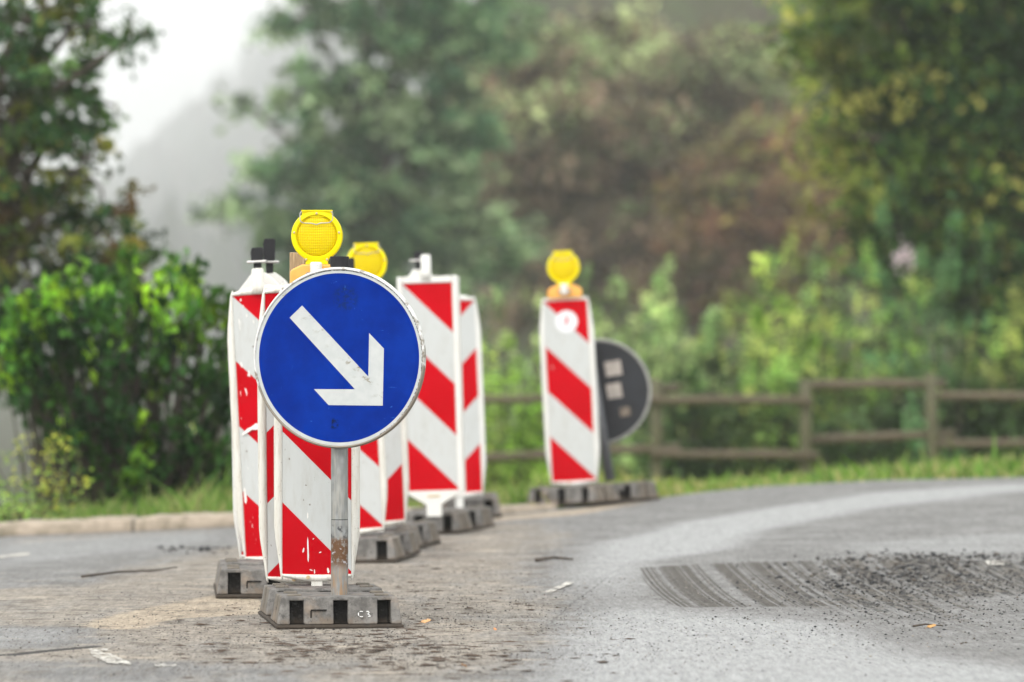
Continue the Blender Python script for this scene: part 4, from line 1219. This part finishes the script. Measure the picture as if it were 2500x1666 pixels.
# middle tree, hazy green
d = 125.0; KM = d / 85.0
def LM(px, py, d, rad, ncl, npc, pw=None): return L2(px, py, d, tuple(r * KM for r in rad), ncl, npc, pw)
tree('deciduous_tree', 'hazy green tree in the middle distance with ragged left side branches', 'tree', gz(900, d),
     [LM(700, 40, d, (.8, 1, .6), 26, 26), LM(900, 40, d, (1.1, 1.2, .8), 60, 34), LM(1040, 130, d, (.9, 1.2, .9), 60, 34), LM(760, 160, d, (.9, 1, .45), 16, 24), LM(690, 240, d, (.55, .8, .5), 22, 26),
      LM(880, 250, d, (1.1, 1.2, .8), 60, 34), LM(1030, 330, d, (1.1, 1.2, .9), 60, 34), LM(760, 330, d, (.8, .9, .45), 24, 26), LM(640, 400, d, (.8, .7, .28), 20, 24), LM(570, 240, d, (.28, .3, .2), 6, 18),
      LM(830, 430, d, (1.2, 1.2, .8), 60, 32), LM(520, 480, d, (.5, .4, .20), 11, 20), LM(700, 500, d, (1.0, 1.0, .55), 40, 28), LM(620, 540, d, (.6, .6, .3), 14, 22), LM(950, 520, d, (1.4, 1.2, .9), 70, 32),
      LM(780, 620, d, (1.2, 1.0, .6), 46, 28), LM(1080, 560, d, (1.2, 1.2, 1.0), 60, 32), LM(900, 700, d, (1.8, 1.0, .7), 60, 30), LM(1150, 60, d + 3, (.9, 1, .7), 34, 26), LM(960, -120, d, (2.0, 1.6, 1.2), 110, 34)],
     [(0.055, 0.12, 0.06), (0.12, 0.21, 0.10), (0.19, 0.29, 0.14), (0.31, 0.40, 0.22)], leaf=0.32, seed=5, trunk_r=0.4, spread=0.25, twig_r=0.02, dens=0.7)

# wood on the slope: brown and olive trees
def slope_tree(px, pyt, d, wpx, label, pal, seed, n=10, thin=1.0):
    rs = np.random.RandomState(seed)
    lobes = []
    for i in range(n):
        lx = px + rs.uniform(-wpx, wpx); ly = pyt + 60 + rs.rand() * 560
        w_ = 1.0 + 0.5 * rs.rand()
        up = max(0.0, 1 - (ly - pyt) / 330.0)
        lobes.append(L2(lx, ly, d + rs.uniform(-2, 2), (2.1 * w_, 2.0, 1.2 * w_), int(50 * thin), 30, (0.3 + 1.6 * up, 0.25 + 1.0 * up, 1.4, 1.9 * (1 - up) + .3)))
    tree('hillside_tree', label, 'tree', gz(px, d), lobes, pal, leaf=0.34, seed=seed, trunk_r=0.4, spread=0.33, twig_r=0.03, group='trees growing on the slope behind the shrubs')
PB = [(0.27, 0.34, 0.16), (0.38, 0.43, 0.21), (0.18, 0.15, 0.10), (0.26, 0.19, 0.13)]
slope_tree(1280, 90, 140, 90, 'olive tree on the slope right beside the hazy green tree', PB, 21, 12)
slope_tree(1450, 40, 150, 95, 'tall brown and olive tree in the middle of the slope', PB, 22, 14)
slope_tree(1600, 60, 144, 80, 'brown tree on the slope with olive top, second from the right', PB, 23, 12)
slope_tree(1760, 190, 134, 90, 'low brown tree on the slope beside the dark tree with yellow leaves', [(0.24, 0.27, 0.09), (0.36, 0.30, 0.09), (0.15, 0.11, 0.06), (0.18, 0.10, 0.06)], 24, 12)

# right tree, dark green with yellow leaves
d = 62.0; KM = d / 42.0
GD2 = (0.020, 0.045, 0.014)
tree('deciduous_tree', 'dark green tree at the right edge with yellow leaves on its left side', 'tree', gz(2480, d),
     [LM(1900, 60, d, (.5, .6, .35), 34, 26, (1, 2, 2, 1)), LM(2060, 40, d, (.6, .7, .5), 40, 30, (2, 3, 1, .5)), LM(2230, 60, d, (.7, .8, .6), 60, 34, (4, 2, .4, .1)), LM(1950, 170, d, (.5, .6, .35), 30, 26, (1, 3, 2, 1)),
      LM(2120, 180, d, (.6, .7, .5), 46, 32, (3, 3, .8, .5)), LM(2300, 240, d, (.7, .8, .7), 70, 36, (5, 1, .2, .1)), LM(2010, 290, d + .4, (.55, .6, .4), 34, 28, (2, 3, 1.5, 1)), LM(2180, 330, d, (.6, .7, .5), 50, 34, (4, 2, .3, .4)),
      LM(2060, 400, d, (.5, .6, .4), 34, 30, (3, 2, .8, .8)), LM(2230, 430, d, (.6, .7, .5), 54, 34, (4, 1.5, .4, .6)), LM(2120, 510, d, (.6, .6, .45), 46, 32, (4, 2, .5, .7)), LM(2310, 560, d, (.7, .8, .6), 70, 36, (6, 1, .2, .1)),
      LM(1930, 420, d + 1.5, (.35, .5, .5), 16, 22, (1, 1, 2, 2)), LM(2200, 620, d, (.8, .7, .5), 60, 34, (5, 1.5, .2, .2)), LM(2400, 300, d + .8, (.9, 1, 2.2), 200, 40, (6, .5, 0, 0)), LM(2050, 560, d + .6, (.5, .5, .4), 30, 28, (3, 2, .6, .6)),
      LM(2200, -80, d, (1.5, 1, .7), 110, 34, (4, 2, .3, .2)), LM(2110, 190, d - .6, (.22, .3, .07), 5, 12, (0, 0, 1, 5)), LM(2200, 400, d - .6, (.3, .3, .15), 6, 10, (0, 1, 1, 4)), LM(1870, 300, d - .3, (.22, .3, .45), 12, 12, (0, 1, 1.5, 3)), LM(2330, 700, d, (.6, .8, .6), 60, 36, (6, 1, .1, 0))],
     [(0.030, 0.068, 0.020), (0.11, 0.18, 0.035), (0.21, 0.25, 0.06), (0.34, 0.32, 0.09)], leaf=0.15, seed=9, trunk_r=0.3, spread=0.16, trunk_to=at(2600, -100, d))

# shrubs and tall weeds behind the fence
def shrub(label, px, pyt, d, wm, pal, seed, stems=26, leaf=0.10, per=72, name='shrub', group='shrubs and tall weeds behind the fence', flower=None, spire=False, hmin=0.45, dzb=0.0, wid=0.45):
    rs = np.random.RandomState(seed)
    b = gz(px, d)
    top = at(px * 1.0625, pyt * 1.0625, d).z
    H = top - b.z
    root = empty(name, b)
    tag(root, label, 'shrub', group)
    mb = MB()
    PP, DD, CC, SS = [], [], [], []
    pal = np.array(pal)
    for i in range(stems):
        ox, oy = rs.uniform(-wm, wm), rs.uniform(-0.7, 0.7) * min(wm, 1.2)
        u = ox / wm
        h = H * (1 - 0.30 * u * u) * rs.uniform(hmin, 1.0)
        lx, ly = rs.normal(0, 0.12) * h + 0.2 * u * h * 0.4, rs.normal(0, 0.1) * h
        s = Vector((ox * 0.55, oy * 0.6, -0.05)); e = Vector((ox + lx, oy + ly, h))
        m = s.lerp(e, 0.5) + Vector((rs.normal(0, .04), rs.normal(0, .04), 0.0))
        mb.tube([s, m, e], [0.009, 0.006, 0.002], 5, caps=False)
        nl = int(per * 1.7 * rs.uniform(0.7, 1.3) * h / H)
        nc = rs.randint(4, 8)
        tcs = 1 - rs.rand(nc) ** 1.25 * 0.93
        which = rs.randint(0, nc, nl)
        t = np.clip(tcs[which] + rs.normal(0, 0.028, nl), 0.03, 1.03)
        cofs = rs.normal(0, 0.07, (nc, 2)) * (1.3 - tcs)[:, None]
        cbr = rs.choice([0.30, 0.75, 1.15, 1.5], nc, p=[0.3, 0.25, 0.25, 0.2])
        rad = (0.16 * (1 - t) + 0.045) * (1.0 + rs.rand())
        a = rs.uniform(0, 6.283, nl)
        P0 = np.array(s)[None] * ((1 - t) ** 2)[:, None] + 2 * np.array(m)[None] * ((1 - t) * t)[:, None] + np.array(e)[None] * (t ** 2)[:, None]
        off = np.stack([np.cos(a) * rad * 0.7 + cofs[which, 0], np.sin(a) * rad * 0.7 + cofs[which, 1], rs.normal(0, 0.03, nl)], 1)
        PP.append(P0 + off); DD.append(np.stack([np.cos(a), np.sin(a), np.full(nl, 0.55 if spire else 0.15)], 1))
        ci = rs.choice(len(pal)); cj = rs.choice(len(pal), nl)
        col = pal[np.where(rs.rand(nl) < 0.85, ci, cj)] * rs.uniform(0.75, 1.25, (nl, 1)) * cbr[which][:, None]
        CC.append(col * 1.5)
        SS.append(leaf * rs.uniform(0.6, 1.3, nl) * (1.15 - 0.45 * t))
    mb.build('stems', M['bark'], root, True, fix=False)
    leaf_mesh('foliage', np.concatenate(PP), np.concatenate(DD), np.concatenate(SS), np.concatenate(CC), root, wid=wid, rs=rs)
    if flower:
        fpx, fpy, fr, ncount = flower
        c = np.array(at(fpx * 1.0625, fpy * 1.0625, d - 0.3) - b)
        n = ncount
        P = c + rs.normal(0, fr, (n, 3)) * np.array([1, .5, 1.1])
        col = np.tile(np.array([[0.62, 0.52, 0.56]]), (n, 1)) * rs.uniform(0.8, 1.15, (n, 1))
        leaf_mesh('blossom', P, rs.normal(0, 1, (n, 3)), np.full(n, 0.05), col, root, wid=0.9, rs=rs)
    return root

SG = [(0.20, 0.29, 0.12), (0.26, 0.34, 0.15), (0.13, 0.20, 0.08), (0.31, 0.36, 0.17)]
YG = [(0.23, 0.36, 0.06), (0.17, 0.28, 0.05), (0.33, 0.40, 0.10), (0.12, 0.20, 0.04)]
DG = [(0.035, 0.065, 0.022), (0.05, 0.09, 0.03), (0.085, 0.13, 0.06), (0.03, 0.05, 0.018)]
MG = [(0.14, 0.24, 0.06), (0.20, 0.30, 0.08), (0.07, 0.12, 0.035), (0.28, 0.31, 0.10)]
shrub('pale green bush between the square topped beacon and the far lone beacon, behind the fence', 1180, 740, 50, 0.55, YG, 31, 34, per=85)
shrub('grey green bush whose top shows left of the far yellow lamp', 1160, 640, 58, 0.75, SG, 32, 34, per=80, leaf=0.09)
shrub('sage green bush directly behind the far yellow lamp', 1330, 560, 55, 0.6, SG, 33, 30, per=80, leaf=0.09)
shrub('sage bush with upright shoots right above the dark back of the round sign', 1430, 600, 53, 0.5, SG, 34, 30, per=85)
shrub('upright yellow green bush over the left half of the fence', 1560, 590, 51, 0.55, SG, 35, 34, per=90)
shrub('tall bush with a pale pointed shoot over the middle of the fence', 1700, 560, 52, 0.55, MG, 36, 34, per=90)
shrub('slender pale spire rising highest over the fence middle', 1790, 520, 50.5, 0.14, YG, 37, 7, per=130, spire=True, hmin=0.8)
shrub('thin pale spire topped bush right of the highest one', 1900, 500, 51, 0.16, SG, 38, 8, per=130, spire=True, hmin=0.8)
shrub('tangled green bush over the raised fence section', 1880, 620, 50, 0.6, MG, 39, 38, per=90)
shrub('dark glossy bush in the gap under the raised fence rails', 1990, 900, 48.2, 0.50, DG, 40, 40, per=100, leaf=0.07)
shrub('green bush carrying pinkish white blossom near the right tree', 2060, 560, 50, 0.55, MG, 41, 36, per=90, flower=(2080, 592, 0.06, 70))
shrub('tall blue green weed standing before the dark tree at right', 2170, 380, 47.5, 0.16, [(0.06, 0.12, 0.05), (0.09, 0.16, 0.07)], 42, 8, per=140, spire=True, hmin=0.75)
shrub('bush before the dark tree at the right edge of the shrubs, bright tipped', 2270, 620, 49, 0.6, MG, 43, 36, per=90)
shrub('shaded bush behind the fence at the right edge of the photo', 2400, 700, 49, 0.6, MG, 44, 36, per=90)
shrub('dark low bush behind the left fence section, beside the round sign', 1590, 800, 48.4, 0.45, DG, 45, 36, per=90)
shrub('mixed green bush low behind the fence between two posts', 1740, 800, 48.8, 0.45, DG + MG, 46, 38, per=90)
shrub('shadowy bush low behind the fence at its right end', 2180, 800, 48.5, 0.5, DG, 47, 40, per=90)
shrub('deep green low bush behind the last fence rail on the right', 2330, 830, 48.6, 0.5, DG, 48, 40, per=90)
shrub('broad green bush farther back, seen over the left fence section', 1460, 700, 60, 0.9, MG, 49, 40, per=90, leaf=0.10)
shrub('broad green bush farther back, seen over the right fence section', 1830, 650, 62, 1.1, MG, 50, 44, per=90, leaf=0.10)

# big bright bush at the left and its neighbours
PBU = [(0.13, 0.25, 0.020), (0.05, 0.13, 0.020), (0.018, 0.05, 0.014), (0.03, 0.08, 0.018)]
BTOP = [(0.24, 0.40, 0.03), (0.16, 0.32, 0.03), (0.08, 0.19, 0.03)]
def big_bush():
    d = 29.5
    rs = np.random.RandomState(77)
    b = gz(300, d)
    root = empty('leafy_bush', b)
    tag(root, 'large bright green bush with dark hollows left of the beacons', 'shrub')
    mb = MB(); PP, DD, CC, SS = [], [], [], []
    # outline of the crown on the 2353-wide view: x, top row
    prof = [(20, 800), (40, 690), (90, 640), (140, 590), (180, 565), (240, 600), (300, 585), (360, 575), (420, 600), (480, 600), (520, 640), (535, 760)]
    pxs = [q[0] for q in prof]; pys = [q[1] for q in prof]
    for i in range(360):
        px = rs.uniform(25, 535); t0 = np.interp(px, pxs, pys)
        left_cut = np.interp(px, [20, 60, 140, 200], [840, 900, 1010, 1150])
        lo = min(1165, left_cut)
        py = t0 + (lo - t0) * (rs.rand() ** 0.95) - (rs.exponential(16) if rs.rand() < 0.35 else 0)
        px += rs.normal(0, 14)
        dd = rs.uniform(-0.32, 0.38) - 0.05
        tip = at(px * 1.0625, py * 1.0625, d + dd) - b
        s = Vector((0.6 * tip.x + rs.uniform(-0.15, 0.15), rs.uniform(-0.1, 0.2), -0.05))
        m = s.lerp(tip, 0.55) + Vector((0, 0, 0.06))
        mb.tube([s, m, tip], [0.006, 0.005, 0.002], 4, caps=False)
        hfrac = (t0 - py) / 600.0
        nl = 15
        dirv = np.array((tip - m).normalized())
        tt = rs.rand(nl, 1)
        P = np.array(tip) - dirv * tt * 0.16 + rs.normal(0, 0.035, (nl, 3))
        PP.append(P); DD.append(np.tile(dirv + np.array([0, -0.3, 0.1]), (nl, 1)))
        top = rs.rand() < np.interp(py - t0, [0, 60, 180, 400], [0.9, 0.6, 0.2, 0.07])  # tips picked brighter, inner leaves darker: light from above put into the colour
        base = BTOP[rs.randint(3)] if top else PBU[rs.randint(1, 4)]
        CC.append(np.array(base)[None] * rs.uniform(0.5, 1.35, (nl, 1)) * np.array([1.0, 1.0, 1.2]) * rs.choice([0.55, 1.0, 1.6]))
        SS.append(rs.uniform(0.055, 0.11, nl))
    mb.build('stems', M['bark'], root, True, fix=False)
    leaf_mesh('foliage', np.concatenate(PP), np.concatenate(DD), np.concatenate(SS), np.concatenate(CC), root, wid=0.6, rs=rs)
big_bush()
shrub('sparse yellowish weed growing left of the large bright bush', 85, 985, 27.5, 0.22, [(0.16, 0.23, 0.05), (0.10, 0.17, 0.035), (0.26, 0.27, 0.05)], 61, 14, per=42, leaf=0.045, group='weeds on the left verge')
shrub('low green weed tuft at the left edge of the verge', 20, 1100, 27, 0.22, MG, 62, 14, per=40, leaf=0.045, group='weeds on the left verge')
shrub('dark green undergrowth at the foot of the large bright bush', 400, 1040, 30.2, 0.40, DG, 63, 26, per=70, leaf=0.06, group='weeds on the left verge')
shrub('green weeds between the large bush and the leftmost beacon', 520, 900, 30.5, 0.25, MG, 64, 18, per=60, leaf=0.06, group='weeds on the left verge')

# grass
def grass():
    rs = np.random.RandomState(8)
    N = 42000
    X = np.concatenate([rs.uniform(-3.6, 0.5, 15000), rs.uniform(-0.4, 6.5, 27000)])
    t = rs.rand(N)
    e = edge_d(X)
    off = np.where(np.arange(N) < 15000, 0.60 + 2.8 * t ** 1.3, 0.10 + 26 * t ** 1.1)
    Y = e + off
    Z = terr_z(X, Y)
    tuft = 0.6 + 0.8 * (np.sin(X * 9 + 2 * np.sin(Y * 3)) * 0.5 + 0.5)
    near = np.arange(N) < 15000
    h = np.where(near, rs.uniform(0.03, 0.12, N) * tuft, rs.uniform(0.03, 0.085, N) * tuft)
    h = h * np.where(rs.rand(N) < 0.07, rs.uniform(1.4, 2.0, N), 1.0) * (0.55 + 0.9 * (np.sin(X * 2.3 + 1.3 * np.sin(X * 0.9)) * 0.5 + 0.5))
    wdt = np.where(near, 0.006, 0.014) * rs.uniform(0.7, 1.4, N)
    a = rs.uniform(0, 3.14, N); lean = rs.normal(0, 0.35, (N, 2)) * h[:, None]
    P = np.stack([X, Y, Z - 0.01], 1)
    s = np.stack([np.cos(a) * wdt, np.sin(a) * wdt, 0 * a], 1)
    mid = P + np.stack([lean[:, 0] * 0.35, lean[:, 1] * 0.35, h * 0.55], 1)
    tip = P + np.stack([lean[:, 0], lean[:, 1], h], 1)
    V = np.stack([P - s, P + s, mid + s * 0.8, mid - s * 0.8, tip], 1).reshape(-1, 3)
    b = (np.arange(N) * 5)[:, None]
    T = np.concatenate([b + np.array([[0, 1, 2]]), b + np.array([[0, 2, 3]]), b + np.array([[3, 2, 4]])], 0)
    pal = np.array([(0.12, 0.22, 0.04), (0.17, 0.25, 0.06), (0.29, 0.28, 0.12), (0.08, 0.15, 0.03)])
    ci = rs.choice(4, N)
    col = pal[ci] * rs.uniform(0.8, 1.25, (N, 1))
    yellow = np.exp(-((X - 0.15) / 0.8) ** 2) * (~near)
    col = col * (1 - yellow[:, None] * .7) + np.array([[0.30, 0.29, 0.09]]) * yellow[:, None] * .7
    C = np.repeat(np.concatenate([col, np.ones((N, 1))], 1), 5, 0)
    o = np_mesh('grass', V, T, M['grass'], None, {'col': ('FLOAT_COLOR', 'POINT', C)})
    tag(o, 'grass growing on the verges along the far side of the road', 'grass', None, 'stuff')
grass()

# far wood on the misty hill: many conifers, one mass
def far_wood():
    rs = np.random.RandomState(14)
    Vs, Ts, Cs = [], [], []
    nb = 0
    N = 2600
    d = rs.uniform(1400, 3700, N)
    ang = rs.uniform(-0.12, 0.12, N)
    X = ang * d
    Z = terr_z(X, d)
    for i in range(N):
        if d[i] < 1850 and rs.rand() < 0.5: continue
        H = rs.uniform(28, 54); Wd = H * rs.uniform(0.2, 0.3)
        conif = rs.rand() < 0.6
        n = 7
        lev = 6
        ring = []
        for l in range(lev):
            t = l / (lev - 1.0)
            r = Wd * ((1 - t) if conif else math.sqrt(max(0.02, 1 - (2 * t - 0.9) ** 2 * 0.9))) * rs.uniform(0.7, 1.15, n)
            r = r + 0.05
            a = np.arange(n) * 2 * math.pi / n + rs.uniform(0, 6)
            ring.append(np.stack([X[i] + r * np.cos(a), d[i] + r * np.sin(a), Z[i] - 0.5 + H * t + rs.normal(0, 1.2, n)], 1))
        V = np.concatenate(ring)
        idx = np.arange(n * lev).reshape(lev, n)
        q = []
        for l in range(lev - 1):
            for k in range(n):
                k2 = (k + 1) % n
                q.append((idx[l, k], idx[l, k2], idx[l + 1, k2])); q.append((idx[l, k], idx[l + 1, k2], idx[l + 1, k]))
        Vs.append(V); Ts.append(np.array(q) + nb); nb += len(V)
        c = np.array([(0.03, 0.05, 0.03), (0.05, 0.07, 0.035), (0.07, 0.065, 0.04)][rs.randint(3)])
        Cs.append(np.tile(np.append(c, 1.0), (len(V), 1)))
    o = np_mesh('far_wood', np.concatenate(Vs), np.concatenate(Ts), M['leaf'], None, {'col': ('FLOAT_COLOR', 'POINT', np.concatenate(Cs))})
    tag(o, 'misty wood covering the far hillside', 'wood', None, 'stuff')
far_wood()

# ---------------------------------------------------------------- haze
hb = MB(); hb.box(-930, 930, -12, 4700, -16, 560)
hm = bpy.data.materials.new('haze_air'); hm.use_nodes = True
ht = hm.node_tree; ht.nodes.clear()
ho = ht.nodes.new("ShaderNodeOutputMaterial"); pv = ht.nodes.new("ShaderNodeVolumePrincipled")
pv.inputs['Color'].default_value = (0.97, 0.98, 0.98, 1)
pv.inputs['Density'].default_value = 0.0005
pv.inputs['Anisotropy'].default_value = 0.2
ht.links.new(pv.outputs[0], ho.inputs['Volume'])
hz = hb.build('haze', hm)
tag(hz, 'pale morning mist filling the valley', 'haze', None, 'stuff')
